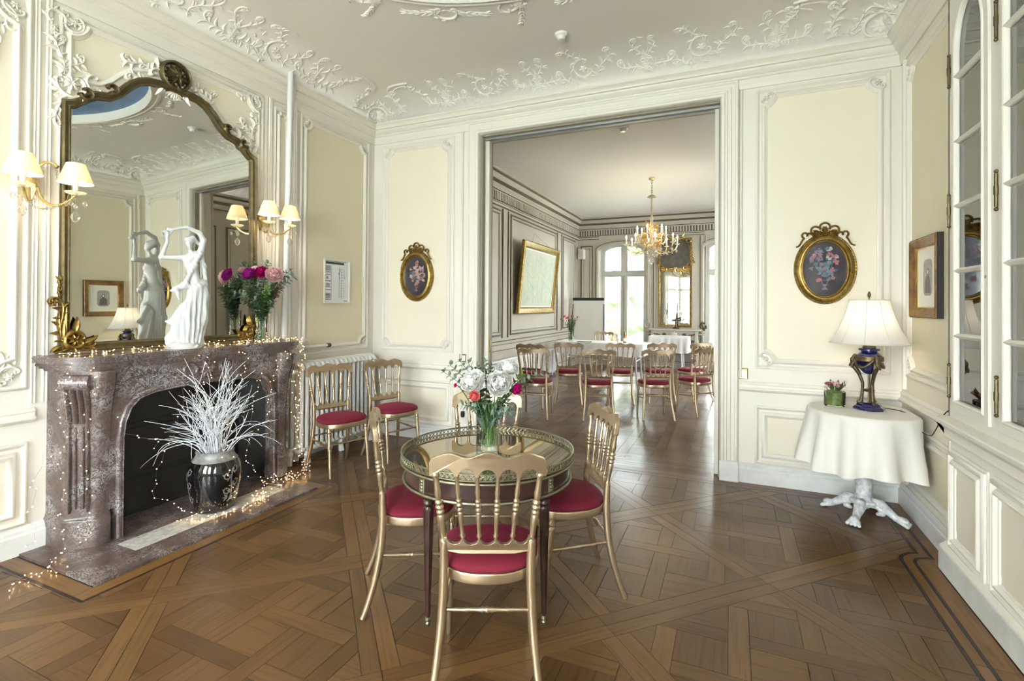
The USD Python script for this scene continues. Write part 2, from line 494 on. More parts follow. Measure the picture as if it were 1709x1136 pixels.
def oak(name, ang, tones, rough=.27, gscale=(3, 55, 20)):
    """Varnished oak; the grain runs along the angle; each plank takes its own tone (object_info.random)."""
    MAT[name] = usdkit.material(stage, '/World/Looks/' + name, {
        'g': ('texture_coordinate', {}), 'mr': ('mapping', dict(mapping_type='point', rotation=(0, 0, -ang))), 'ms': ('mapping', dict(mapping_type='point', scale=gscale)),
        'n': ('noise_texture', dict(scale=1.0, detail=5.0, roughness=.65, distortion=.6)), 'big': ('noise_texture', dict(scale=1.1, detail=2.0)),
        'o': ('object_info', {}), 'r': ('rgb_ramp', {'ramp': [(0, tones[0]), (.5, tones[1]), (1, tones[2])]}),
        'gr': ('rgb_ramp', {'ramp': [(.3, (.62, .60, .58)), (.5, (1, 1, 1)), (.75, (1.12, 1.1, 1.06))]}), 'bg': ('rgb_ramp', {'ramp': [(.3, (.86, .85, .84)), (.7, (1.06, 1.05, 1.04))]}),
        'm': ('mix', dict(mix_type='multiply', fac=.9)), 'm2': ('mix', dict(mix_type='multiply', fac=1.0)), 'b': ('bump', dict(strength=.10, distance=.002)),
        'rr': ('map_range', dict(from_min=.2, from_max=.8, to_min=rough - .07, to_max=rough + .09)),
        'p': ('principled_bsdf', dict(roughness=rough, specular_ior_level=.38))},
        [('g.object', 'mr.vector'), ('mr.vector', 'ms.vector'), ('ms.vector', 'n.vector'), ('g.object', 'big.vector'), ('o.random', 'r.fac'), ('n.fac', 'gr.fac'), ('big.fac', 'bg.fac'), ('r.color', 'm.color1'), ('gr.color', 'm.color2'),
         ('m.color', 'm2.color1'), ('bg.color', 'm2.color2'), ('m2.color', 'p.base_color'), ('n.fac', 'b.height'), ('b.normal', 'p.normal'), ('big.fac', 'rr.value'), ('rr.result', 'p.roughness')], surface='p.BSDF')


OAK = [(.088, .044, .016), (.118, .060, .022), (.150, .079, .030)]
OAK2 = [(.075, .036, .020), (.115, .057, .030), (.155, .08, .042)]
for _k, _a in (('x', 0), ('y', PI / 2), ('p', PI / 4), ('m', -PI / 4)):
    oak('oak_' + _k, _a, OAK)
    oak('oak2_' + _k, _a, OAK2, .24)
oak('oak_strip_p', PI / 4, [(.120, .061, .022), (.142, .073, .027), (.168, .088, .033)])
oak('oak_strip_m', -PI / 4, [(.120, .061, .022), (.142, .073, .027), (.168, .088, .033)])
oak('oak_border_x', 0, [(.15, .072, .022), (.18, .09, .028), (.20, .10, .032)])
oak('oak_border_y', PI / 2, [(.15, .072, .022), (.18, .09, .028), (.20, .10, .032)])
pm('inlay', (.016, .006, .005), .4)
pm('floor_gap', (.02, .011, .006), .6)


def marble(name, c1, c2, vein, scale=5):
    MAT[name] = usdkit.material(stage, '/World/Looks/' + name, {
        'g': ('texture_coordinate', {}), 'n': ('noise_texture', dict(scale=scale, detail=6.0, roughness=.6, distortion=1.5)), 'r': ('rgb_ramp', {'ramp': [(.3, c1), (.55, c2), (.75, c1)]}),
        'w': ('noise_texture', dict(scale=scale * 3, detail=6.0, roughness=.62, distortion=2.5)), 'vr': ('rgb_ramp', {'ramp': [(.44, (0, 0, 0)), (.475, (1, 1, 1)), (.505, (1, 1, 1)), (.54, (0, 0, 0))]}),
        'w2': ('noise_texture', dict(scale=scale * .9, detail=2.0)), 'wr': ('rgb_ramp', {'ramp': [(.42, (.08, .08, .08)), (.62, (.85, .85, .85))]}), 'mm': ('mix', dict(mix_type='multiply', fac=1.0)),
        'm': ('mix', dict(mix_type='mix', color2=vein)), 'p': ('principled_bsdf', dict(roughness=.28, specular_ior_level=.5))},
        [('g.object', 'n.vector'), ('g.object', 'w.vector'), ('g.object', 'w2.vector'), ('n.fac', 'r.fac'), ('w.fac', 'vr.fac'), ('w2.fac', 'wr.fac'), ('vr.color', 'mm.color1'), ('wr.color', 'mm.color2'), ('mm.color', 'm.fac'), ('r.color', 'm.color1'), ('m.color', 'p.base_color')], surface='p.BSDF')


marble('mantel_marble', (.064, .048, .043), (.112, .076, .066), (.40, .39, .40), 6.5)
marble('hearth_marble', (.06, .042, .038), (.12, .075, .065), (.40, .37, .36), 7)

# ---------------------------------------------------------------- the setting
XL, XR, YB, YP, ZC, ZK = -3.75, 1.17, 4.60, 4.86, 3.68, 3.47
OX0, OX1, OZ = -2.38, -0.09, 3.21                                   # the wide doorway
X2L, X2R, YF, ZC2 = -3.55, 1.60, 12.2, 3.63
CABX, CABY = 1.10, 3.50
WL = Plane((XL, 0, 0), (0, 1, 0), (0, 0, 1), (1, 0, 0))
WB = Plane((0, YB, 0), (1, 0, 0), (0, 0, 1), (0, -1, 0))
WR = Plane((XR, 0, 0), (0, 1, 0), (0, 0, 1), (-1, 0, 0))
WQ = Plane((0, YREAR, 0), (1, 0, 0), (0, 0, 1), (0, 1, 0))
W2L = Plane((X2L, 0, 0), (0, 1, 0), (0, 0, 1), (1, 0, 0))
W2F = Plane((0, YF, 0), (1, 0, 0), (0, 0, 1), (0, -1, 0))
W2R = Plane((X2R, 0, 0), (0, 1, 0), (0, 0, 1), (-1, 0, 0))
W2N = Plane((0, YP, 0), (1, 0, 0), (0, 0, 1), (0, 1, 0))
FLAT = Plane((0, 0, 0), (1, 0, 0), (0, 1, 0), (0, 0, 1))


def structure(name, mesh, mat, label=None, smooth=35):
    return obj(name, mesh, mat, None, smooth, label, None, None, 'structure')


def project(P):
    q = (np.asarray(P, float) - CAM) @ ROT.T
    z = np.maximum(q[:, 2], .05)
    return np.c_[854.5 + FPX * q[:, 0] / z, 568 + DY + FPX * q[:, 1] / z], q[:, 2]


def shown_area(poly):
    c = np.array(poly.exterior.coords)
    uv, d = project(np.c_[c, np.zeros(len(c))])
    if d.min() < .06:
        return 0
    p = Polygon(uv)
    if not p.is_valid:
        return 0
    return p.intersection(sbox(0, 0, 1709, 1136)).area


def weave(x0, x1, y0, y1, pitch, w, phase=(0, 0)):
    """Squares and interlaced strips of a parquet panel, as (polygon, grain)."""
    out = []
    i0, i1 = int(math.floor((x0 - phase[0]) / pitch)) - 1, int(math.ceil((x1 - phase[0]) / pitch)) + 1
    j0, j1 = int(math.floor((y0 - phase[1]) / pitch)) - 1, int(math.ceil((y1 - phase[1]) / pitch)) + 1
    h = pitch - w / 2
    for i in range(i0, i1 + 1):
        for j in range(j0, j1 + 1):
            x, y = phase[0] + i * pitch, phase[1] + j * pitch
            out.append((sbox(x + w / 2, y + w / 2, x + pitch - w / 2, y + pitch - w / 2), 'xy'[(i + j) % 2]))
            if (i + j) % 2:
                out.append((sbox(x - w / 2, y - h, x + w / 2, y + h), 'y'))
            else:
                out.append((sbox(x - h, y - w / 2, x + h, y + w / 2), 'x'))
    return out


def polys(g):
    return [p for p in getattr(g, 'geoms', [g]) if p.geom_type == 'Polygon' and p.area > 2e-4]


def lay(parent, pieces, prefix, limit=300, name='plank', z0=-.006):
    """pieces: (polygon, material). The largest in view are parts of their own; the rest one part each of their material."""
    ranked = sorted(((shown_area(p), k) for k, (p, _) in enumerate(pieces)), reverse=True)
    single = set(k for a, k in ranked[:limit] if a > 30)
    rest = {}
    for k, (p, m) in enumerate(pieces):
        q = p.buffer(-.0013, join_style=2)
        if q.is_empty:
            continue
        me = extrude(q, z0, float(RNG.uniform(-.0005, .0003)))
        if k in single:
            obj(name, me, m, parent, smooth=False)
        else:
            rest.setdefault(m, []).append(me)
    for m, ms in rest.items():
        obj('small_planks', cat(ms), m, parent, smooth=False, kind='stuff')


HEARTH = (XL, -2.97, 1.49, 3.01)
room1 = Polygon([(XL, YREAR), (CABX - .037, YREAR), (CABX - .037, 3.545), (XR, 3.545), (XR, YB), (XL, YB)])
walk1 = room1.difference(sbox(*[HEARTH[k] for k in (0, 2, 1, 3)]))
floor = structure('floor', bx(XL - .2, XR + .2, YREAR - .2, YP, -.08, -.006), 'floor_gap', 'oak parquet floor of large crossed squares with dark inlaid border')
hb0 = sbox(HEARTH[0] - .3, HEARTH[2], HEARTH[1], HEARTH[3])
hb1, hb2 = hb0.buffer(.085, join_style=2), hb0.buffer(.099, join_style=2)
off = [room1.buffer(-d, join_style=1, quad_segs=8).difference(hb2) for d in (0, .09, .106, .152, .168)]
field = off[4]
pieces = []
N0, LAT, SW = np.array([.182, 2.963]), .986, .075
c45 = math.cos(PI / 4)
A45 = [c45, -c45, c45, c45, N0[0], N0[1]]                           # (a, b) along the diagonals -> room
for i in range(-9, 8):
    for j in range(-9, 8):
        a, b = i * LAT, j * LAT
        cen = affinity.affine_transform(Point(a + LAT / 2, b + LAT / 2), A45)
        if not (XL - 1 < cen.x < XR + 1 and YREAR - 1 < cen.y < YB + 1):
            continue
        loc = [(sbox(a, b - SW, a + LAT, b), 'strip_p'), (sbox(a, b, a + LAT, b + SW), 'strip_p'),
               (sbox(a - SW, b + SW, a, b + LAT - SW), 'strip_m'), (sbox(a, b + SW, a + SW, b + LAT - SW), 'strip_m')]
        for p, g in loc:
            for q in polys(affinity.affine_transform(p, A45).intersection(field)):
                pieces.append((q, 'oak_' + g))
        cell = affinity.affine_transform(sbox(a + SW, b + SW, a + LAT - SW, b + LAT - SW), A45)
        if not cell.intersects(field):
            continue
        cl = cell.intersection(field)
        r = LAT * .72
        for p, g in weave(cen.x - r, cen.x + r, cen.y - r, cen.y + r, .296, .085, (cen.x - .148, cen.y - .148)):
            for q in polys(p.intersection(cl)):
                pieces.append((q, 'oak_' + g))
lay(floor, pieces, 'oak')
for k, (o, i) in enumerate(((0, 1), (2, 3))):
    band = off[o].difference(off[i])
    n = 0
    for gx in range(-4, 2):
        for gy in range(-3, 5):
            for q in polys(band.intersection(sbox(gx * 1.31 + .3, gy * 1.27 + .1, gx * 1.31 + 1.61, gy * 1.27 + 1.37))):
                b = q.bounds
                obj('border_board', extrude(q.buffer(-.001, join_style=2), -.006, -.0002), 'oak_border_x' if b[2] - b[0] > b[3] - b[1] else 'oak_border_y', floor, smooth=False)
for o, i in ((1, 2), (3, 4)):
    obj('inlay_strip', extrude(off[o].difference(off[i]), -.006, 0.0), 'inlay', floor, smooth=False, label='dark inlaid line')
obj('inlay_strip', extrude(hb2.difference(hb1).intersection(room1), -.006, 0.0), 'inlay', floor, smooth=False, label='dark line round the hearth')
hbd = hb1.difference(hb0.buffer(-.004)).intersection(room1)
for cut, m in ((sbox(XL, HEARTH[2] - .2, HEARTH[1], HEARTH[2]), 'oak_border_x'), (sbox(XL, HEARTH[3], HEARTH[1], HEARTH[3] + .2), 'oak_border_x'), (sbox(HEARTH[1], HEARTH[2] - .2, HEARTH[1] + .2, 2.2), 'oak_border_y'), (sbox(HEARTH[1], 2.2, HEARTH[1] + .2, HEARTH[3] + .2), 'oak_border_y')):
    for q in polys(hbd.intersection(cut)):
        obj('border_board', extrude(q.buffer(-.001, join_style=2), -.006, -.0002), m, floor, smooth=False)
for k in range(4):                                                  # boards across the doorway
    y0 = YB + k * .065
    for q in (sbox(OX0, y0, -1.5 + .3 * (k % 2), y0 + .065), sbox(-1.5 + .3 * (k % 2), y0, OX1, y0 + .065)):
        obj('threshold_board', extrude(q.buffer(-.001, join_style=2), -.006, -.0002), 'oak2_x', floor, smooth=False)

floor2 = structure('floor_2', bx(X2L - .2, X2R + .2, YP, YF + .3, -.08, -.006), 'floor_gap', 'darker glossy parquet floor of the room beyond the doorway')
f2 = sbox(X2L, YP, X2R, YF)
pieces = []
for p, g in weave(X2L, X2R, YP, YF, .33, .10):
    for q in polys(p.intersection(f2)):
        pieces.append((q, 'oak2_' + g))
lay(floor2, pieces, 'oak2')

# ---- ceilings, cove, crown
CX, CY, CA, CB = -1.15, 2.33, 1.36, .95
t = np.linspace(0, 2 * PI, 73)[:-1]
oval = Polygon(np.c_[CX + CA * np.cos(t), CY + CB * np.sin(t)])
ceiling = structure('ceiling', extrude(sbox(XL - .2, YREAR - .2, XR + .2, YP).difference(oval), ZC, ZC + .1), 'ceiling_paint', 'cream stucco ceiling with curved cove and oval painted centre')
obj('painted_sky', extrude(oval.buffer(.05), ZC + .06, ZC + .09), 'sky_painting', ceiling, label='painted blue sky in the oval ceiling centre')
ring = np.c_[CX + CA * np.cos(t), CY + CB * np.sin(t)]
rp = [(-.09, -.004), (-.085, .012), (-.06, .02), (-.05, .012), (-.03, .014), (-.012, .03), (.0, .034), (.015, .02), (.02, -.06)]
CEIL = Plane((0, 0, ZC), (1, 0, 0), (0, 1, 0), (0, 0, -1))
obj('oval_moulding', CEIL(sweep(ring, rp)), 'stucco', ceiling)
plan = [(XL, YREAR), (XR, YREAR), (XR, YB), (XL, YB)]
crown = [(0, 3.27), (.012, 3.27), (.014, 3.285), (.022, 3.30), (.022, 3.345), (.034, 3.352), (.036, 3.365), (.05, 3.372), (.07, 3.395), (.074, 3.41), (.088, 3.414), (.09, 3.428), (.105, 3.445), (.118, 3.455), (.118, 3.47), (0, 3.475)]
structure('trim_1', sweep(plan, crown), 'white_paint', 'stepped white cornice running round the top of the front room walls')
th = np.linspace(0, PI / 2, 9)
R1, R2 = .34, .21
obj('cove', sweep(plan, [(.105 + R1 * (1 - math.cos(a)), ZK + R2 * math.sin(a) - .0004) for a in th]), 'ceiling_paint', ceiling, smooth=60)


class Cove:
    """(s, t, d): along the wall, up the cove (arc length), proud of it."""
    def __init__(self, s, start, inward):
        self.s, self.st, self.n = np.array(s, float), np.array(start, float), np.array(inward, float)

    def __call__(self, mesh):
        v, f = mesh
        v = np.asarray(v, float)
        a = np.clip(v[:, 1] / .42, 0, 1.0) * PI / 2
        ext = np.maximum(v[:, 1] - .42, 0)
        o = .105 + R1 * (1 - np.cos(a)) + ext + v[:, 2] * np.cos(a)
        z = ZK + R2 * np.sin(a) - v[:, 2] * np.sin(a)
        P = self.st + v[:, :1] * self.s + o[:, None] * self.n
        P[:, 2] = z
        return P, (f[:, ::-1] if np.cross(self.s, [0, 0, 1]) @ self.n < 0 else f)


def acanthus(p0, p1, bow, seed, w=.02, h=.013, n=9, L=.075):
    """A leafy S-scroll between two points: a curved rib that ends in a spiral, set with curling leaves."""
    rg = random.Random(seed)
    p0, p1 = np.array(p0, float), np.array(p1, float)
    d = p1 - p0; nn = np.array([-d[1], d[0]])
    path = bez(p0, p0 + d * .35 + nn * bow, p0 + d * .7 - nn * bow * .6, p1, n=16)
    e = path[-1] - path[-2]; ea = math.atan2(e[1], e[0]); sg = 1 if bow > 0 else -1
    R = np.linalg.norm(d) * .13
    cc = path[-1] + R * np.array([math.cos(ea + sg * PI / 2), math.sin(ea + sg * PI / 2)])
    sp = spiral(cc, R, R * .2, ea - sg * PI / 2, ea - sg * PI / 2 + sg * 1.7 * PI, 10)
    rib = np.vstack([path, sp[1:]])
    ms = [ridge(rib, w * taper(len(rib), .45, 1.0, .35), h)]
    for k in range(n):
        j = 1 + int(k * 13.0 / n)
        t = path[j + 1] - path[j]; a = math.atan2(t[1], t[0])
        s = 1 if (k + seed) % 2 else -1
        ms.append(leaf2(path[j], a + s * rg.uniform(.5, .95), L * rg.uniform(.75, 1.3), w * 1.15, h * rg.uniform(.8, 1.15), s * rg.uniform(.6, 1.3)))
        if k % 3 == 0:
            ms.append(leaf2(path[j], a - s * rg.uniform(.7, 1.1), L * .6, w * .9, h * .8, -s * .9))
    ms.append(rosette(cc, R * .8, 6, h))
    return cat(ms)


def cove_run(C, s0, s1, seed, step=.62):
    rg = random.Random(seed)
    n = max(1, int((s1 - s0) / step))
    for k in range(n):
        s = s0 + (k + .5) * (s1 - s0) / n
        fl = 1 if k % 2 else -1
        q = seed * 7 + k * 13
        if k % 2 == 0:
            ms = [acanthus((s - .02, .05), (s + .24, .16), .35, q), acanthus((s + .02, .05), (s - .24, .16), -.35, q + 1), acanthus((s, .10), (s + .10, .36), .3, q + 2, .018, .012, 8, .06), acanthus((s, .10), (s - .10, .36), -.3, q + 3, .018, .012, 8, .06), rosette((s, .10), .045, 8, .018), leaf2((s, .13), PI / 2, .16, .035, .014, .1)]
        else:
            ms = [cscroll((s - .05 * fl, .20), .085, PI * .4, fl * 1.4 * PI, .02, .013, 6, lw=.06, seed=q), acanthus((s + .08 * fl, .08), (s + .22 * fl, .33), .4 * fl, q + 4, .018, .012, 8, .06), acanthus((s - .10 * fl, .06), (s - .27 * fl, .12), .4 * fl, q + 5, .018, .012, 7, .06), acanthus((s, .28), (s - .22 * fl, .40), .3, q + 6, .016, .011, 7, .055), rosette((s - .05 * fl, .19), .04, 6, .016)]
        for _ in range(4):
            ms.append(leaf2((s + rg.uniform(-.22, .22), rg.uniform(.05, .42)), rg.uniform(0, 6.28), rg.uniform(.04, .07), .018, .009, rg.uniform(-1, 1)))
        v, f = cat(ms); v[:, 2] *= .8
        obj('stucco_ornament', C((v, f)), 'stucco', ceiling, smooth=50)


CB_ = Cove((1, 0, 0), (0, YB, 0), (0, -1, 0)); CL_ = Cove((0, 1, 0), (XL, 0, 0), (1, 0, 0)); CR_ = Cove((0, 1, 0), (XR, 0, 0), (-1, 0, 0))
cove_run(CB_, XL + .80, XR - .60, 10, .46)
cove_run(CL_, .8, YB - .85, 30, .42)
cove_run(CR_, 1.4, YB - .5, 50, .5)
for C, s, f in ((CB_, XL + .42, 1), (CL_, YB - .42, -1), (CB_, XR - .42, -1), (CR_, YB - .42, -1)):
    # the corner cartouches with their long double scroll
    ms = [acanthus((s, .06), (s + f * .05, .34), -f * .5, 61, .03, .017, 10, .07), ridge(bez((s + f * .02, .30), (s + f * .05, .43), (s + f * .2, .44), (s + f * .34, .42), n=20), .032 * taper(20, .6, 1, .3), .016), ridge(bez((s + f * .07, .28), (s + f * .09, .38), (s + f * .2, .39), (s + f * .30, .38), n=20), .016, .011),
          acanthus((s + f * .30, .40), (s + f * .40, .20), -f * .4, 62, .022, .014, 8, .055), cscroll((s - f * .25, .10), .10, PI / 2 + f * .6, -f * 1.4 * PI, .028, .018, 7, lw=.07, seed=3), rosette((s - f * .26, .10), .075, 8, .016), acanthus((s - f * .02, .08), (s - f * .20, .26), f * .4, 63, .02, .013, 8, .06)]
    obj('corner_cartouche', C(cat(ms)), 'stucco', ceiling, smooth=50)
for k in range(16):                                                 # scrolls round the painted oval
    a = 2 * PI * (k + .5) / 16
    p = np.array([CX + (CA + .14) * math.cos(a), CY + (CB + .14) * math.sin(a)])
    na = math.atan2(math.sin(a) / CB, math.cos(a) / CA)
    if k % 2:
        ms = [cscroll(p + .03 * np.array([math.cos(na), math.sin(na)]), .085, na - 2.0, 4.0, .018, .012, 5, seed=k), sprig(p, na + 1.2, .3, 5, .014, .009, k, .5), sprig(p, na - 1.2, .3, 5, .014, .009, k + 3, -.5)]
    else:
        ms = [sprig(p, na, .22, 5, .016, .011, k, .4), rosette(p, .06, 7), cscroll(p + .1 * np.array([-math.sin(na), math.cos(na)]), .06, na, 4.2, .016, .011, 3, seed=k), leaf2(p, na + .7, .14, .03, .01, .8)]
    obj('stucco_ornament', CEIL(cat(ms)), 'stucco', ceiling, smooth=50)

ceiling2 = structure('ceiling_2', bx(X2L - .2, X2R + .2, YP, YF + .3, ZC2, ZC2 + .1), 'ceiling_paint', 'plain pale ceiling of the room beyond the doorway')

# ---- walls of the front room
wall_left = structure('wall_left', bx(XL - .2, XL, YREAR - .2, YP, 0, ZC), 'white_paint', 'panelled wall behind the fireplace with white mouldings and cream fields')
wall_back = structure('wall_back', WB(extrude(sbox(XL - .2, 0, XR + .2, ZC).difference(sbox(OX0, -1, OX1, OZ)), -(YP - YB), 0)), 'white_paint', 'panelled white wall pierced by the wide doorway')
CUPHOLE = sbox(.9, .88, 3.45, 3.18)
SIDE0 = (-1.75, -.45)                                               # unseen window on the right behind the viewer, placed to light the left wall
wall_right = structure('wall_right', WR(extrude(sbox(YREAR - .2, 0, YP, ZC).difference(CUPHOLE).difference(sbox(SIDE0[0], .5, SIDE0[1], 3.0)), -.2, 0)), 'cream_light', 'cream panelled wall with the built-in glazed cupboard')
holes = unary_union([sbox(a, .5, b, 3.0) for a, b in REAR_WINDOWS])
wall_rear = structure('wall_rear', WQ(extrude(sbox(XL - .2, 0, XR + .2, ZC).difference(holes), -.3, 0)), 'white_paint', 'wall behind the viewer with two tall windows')

M_OUT = [(0, -.002), (0, .010), (.006, .016), (.014, .018), (.020, .012), (.026, .006), (.032, -.002)]
M_IN = [(0, -.002), (0, .008), (.005, .014), (.012, .022), (.020, .024), (.028, .016), (.033, .010), (.040, .008), (.044, -.002)]


def panel(parent, plane, s0, s1, h0, h1, field='cream_paint', corners='1111', r=.085, gap=.045, seed=0, orn=True):
    obj('panel_moulding', plane(sweep(rect(s0, s1, h0, h1), M_OUT)), 'white_paint', parent)
    g = gap
    path = notched(s0 + g, s1 - g, h0 + g, h1 - g, r, corners)
    obj('panel_moulding', plane(sweep(path, M_IN)), 'white_paint', parent)
    obj('panel_field', plane(extrude(Polygon(path).buffer(-.03), -.001, .0015)), field, parent)
    if orn:
        for k, (cx, cy, sx, sy) in enumerate(((s0 + g, h0 + g, 1, 1), (s1 - g, h0 + g, -1, 1), (s1 - g, h1 - g, -1, -1), (s0 + g, h1 - g, 1, -1))):
            if corners[k] != '1':
                continue
            ms = [cscroll((.035, .035), .055, PI * .75, -1.0 * PI, .020, .016, 3, lw=.035, seed=seed + k), leaf2((.012, .10), PI / 2, .085, .022, .012, .15), leaf2((.10, .012), 0, .06, .02, .012, .15), rosette((.035, .035), .026, 6, .016)]
            v, f = cat(ms)
            v = v * [sx, sy, 1] + [cx, cy, .004]
            obj('corner_scroll', plane((v, f if sx * sy > 0 else f[:, ::-1])), 'white_paint', parent, smooth=50)


def low_panel(parent, plane, s0, s1, h0=.165, h1=.64, field='cream_light'):
    obj('panel_moulding', plane(sweep(rect(s0, s1, h0, h1), M_OUT)), 'white_paint', parent)
    obj('panel_moulding', plane(sweep(rect(s0 + .05, s1 - .05, h0 + .05, h1 - .05), M_IN)), 'white_paint', parent)
    obj('panel_field', plane(bx(s0 + .085, s1 - .085, h0 + .085, h1 - .085, -.001, .0015)), field, parent)


DADO = [(0, -.002), (0, .012), (.010, .024), (.020, .030), (.030, .026), (.036, .014), (.055, .012), (.060, .018), (.070, .016), (.078, .008), (.085, -.002)]


def dado(parent, plane, s0, s1, h=.752):
    obj('dado_rail', plane(sweep([(s0, h), (s1, h)], DADO, False)), 'white_paint', parent)


def strip(parent, plane, s, h0, h1, w=.03, d=.018, name='upright_moulding', mat='white_paint'):
    prof = [(0, -.002), (0, d * .6), (w * .2, d), (w * .4, d * .75), (w * .6, d * .75), (w * .8, d), (w, d * .5), (w, -.002)]
    obj(name, plane(sweep([(s + w, h0), (s + w, h1)], prof, False)), mat, parent)


BASE = [(0, -.002), (0, .030), (.11, .030), (.120, .022), (.135, .022), (.145, .014), (.155, .004), (.16, -.002)]


def baseboard(name, plane, runs, label, mat='worn_white'):
    structure(name, cat([plane(sweep([(a, .001), (b, .001)], BASE, False)) for a, b in runs]), mat, label)


# left wall
panel(wall_left, WL, .2, 1.535, .945, 3.22, 'cream_light', seed=1, r=.12)
low_panel(wall_left, WL, .25, 1.54)
low_panel(wall_left, WL, -1.9, .1)
panel(wall_left, WL, -1.9, .1, .945, 3.22, 'cream_light', orn=False)
for s in (1.545, 1.60):
    strip(wall_left, WL, s, .86, 3.27, .030, .014)
panel(wall_left, WL, 1.66, 3.11, 1.16, 3.25, 'cream_light', '0011', r=.10, gap=.035, seed=5)
for s, w, d in ((3.13, .02, .012), (3.165, .03, .018)):
    strip(wall_left, WL, s, .86, 3.27, w, d)
panel(wall_left, WL, 3.22, 3.42, .96, 3.22, 'cream_light', r=.03, gap=.03, orn=False)
strip(wall_left, WL, 3.44, .86, 3.27, .04, .016)
panel(wall_left, WL, 3.52, 4.50, .96, 3.27, 'cream_paint', seed=9)
dado(wall_left, WL, YREAR, 1.57)
dado(wall_left, WL, 3.28, YB)
low_panel(wall_left, WL, 3.5, 4.45)
for (s, h, a, k) in ((1.50, 3.17, PI * 1.2, 1), (1.46, .985, PI * .85, 2)):  # lacy stucco in the corners of the panel left of the mirror
    q = -1 if k == 1 else 1
    ms = [cscroll((s - .13, h + q * .13), .10, a, q * 1.3 * PI, .025, .018, 6, seed=k), sprig((s - .05, h + q * .05), PI - q * .9, .36, 7, .02, .013, k, q * .3), sprig((s - .05, h + q * .05), PI / 2 * q + .5 * q, .30, 6, .02, .013, k + 4, -q * .4), rosette((s - .12, h + q * .12), .06, 8)]
    obj('stucco_spray', WL(cat(ms)), 'white_paint', wall_left, smooth=50)

# back wall
panel(wall_back, WB, -3.63, -2.69, .945, 3.245, 'cream_light', seed=11)
panel(wall_back, WB, .18, 1.10, .945, 3.25, 'cream_light', seed=15)
low_panel(wall_back, WB, -3.63, -2.69)
low_panel(wall_back, WB, .18, 1.10)
dado(wall_back, WB, XL, -2.58)
dado(wall_back, WB, .065, XR)
CAS = [(0, -.002), (0, .03), (.012, .05), (.03, .055), (.04, .045), (.055, .045), (.06, .036), (.085, .036), (.09, .026), (.115, .026), (.12, .034), (.135, .034), (.145, .02), (.15, -.002)]
casing = [(OX1, 0), (OX1, OZ), (OX0, OZ), (OX0, 0)]
structure('trim_2', WB(sweep([(x, z) for x, z in casing][::-1], [(o, d) for o, d in CAS], False)), 'white_paint', 'broad stepped white casing around the wide doorway')
structure('trim_3', W2N(sweep(casing[::-1], CAS, False)), 'grey_pale', 'casing of the doorway on its far side')
for x0, x1 in ((OX1 + .0, OX1 + .15), (OX0 - .15, OX0)):
    obj('plinth_block', bev(x0, x1, YB - .062, YB, .001, .17, .005), 'worn_white', wall_back)
for s in (-2.60, .06):
    strip(wall_back, WB, s, .86, 3.27, .022, .02)

# right wall
panel(wall_right, WR, 2.6, 4.46, .955, 3.22, 'cream_paint', '0110', seed=20)
strip(wall_right, WR, 4.49, .86, 3.27, .03, .02)
low_panel(wall_right, WR, 2.6, 4.46, field='cream_paint')
dado(wall_right, WR, 3.4, YB)
for k, (a, b) in enumerate(REAR_WINDOWS):
    obj('window_casing', WQ(sweep([(a, .5), (b, .5), (b, 3.0), (a, 3.0)][::-1], [(o, d) for o, d in CAS])), 'white_paint', wall_rear)

baseboard('baseboard_left', WL, [(YREAR, 1.625), (3.22, YB)], 'worn white skirting along the fireplace wall')
baseboard('baseboard_back', WB, [(XL, OX0 - .15), (OX1 + .15, XR)], 'scuffed white skirting either side of the doorway')
baseboard('baseboard_right', WR, [(3.54, YB)], 'white skirting between the corner and the glazed cupboard')

# ---- the sliding doors in their pockets and the track
for k, (x0, x1, sgn) in enumerate(((OX0 - .0, OX0 + .055, 1), (OX1 - .045, OX1, -1))):
    d = tag(obj('door_%d' % (k + 1), bev(x0, x1, YB + .09, YB + .135, .003, OZ - .035, .004), 'white_paint'), 'edge of the white sliding door in the %s jamb of the doorway' % ('left' if sgn > 0 else 'right'), 'door', None, 'structure')
    xe = x1 if sgn > 0 else x0
    obj('door_handle', bev(min(xe, xe + sgn * .004), max(xe, xe + sgn * .004), YB + .10, YB + .125, .96, 1.10, .001), 'brass', d, label='recessed brass plate')
    obj('door_handle', tube([(xe + sgn * .004, YB + .1125, .97), (xe + sgn * .022, YB + .1125, .98), (xe + sgn * .022, YB + .1125, 1.08), (xe + sgn * .004, YB + .1125, 1.09)], .005, 6), 'brass', d, label='brass pull')
structure('trim_4', cat([bx(OX0, OX1, YB + .075, YB + .085, OZ - .03, OZ), bx(OX0, OX1, YB + .14, YB + .15, OZ - .03, OZ), bx(OX0, OX1, YB + .085, YB + .14, OZ - .008, OZ)]), 'grey_metal', 'metal track of the sliding doors under the doorway head')
structure('trim_5', cat([bx(OX0, OX0 + .012, YB + .02, YB + .075, 0.001, OZ - .03), bx(OX1 - .012, OX1, YB + .02, YB + .075, .001, OZ - .03), bx(OX0, OX1, YB + .02, YB + .07, OZ - .012, OZ)]), 'jamb_dark', 'inner lining strips of the doorway')

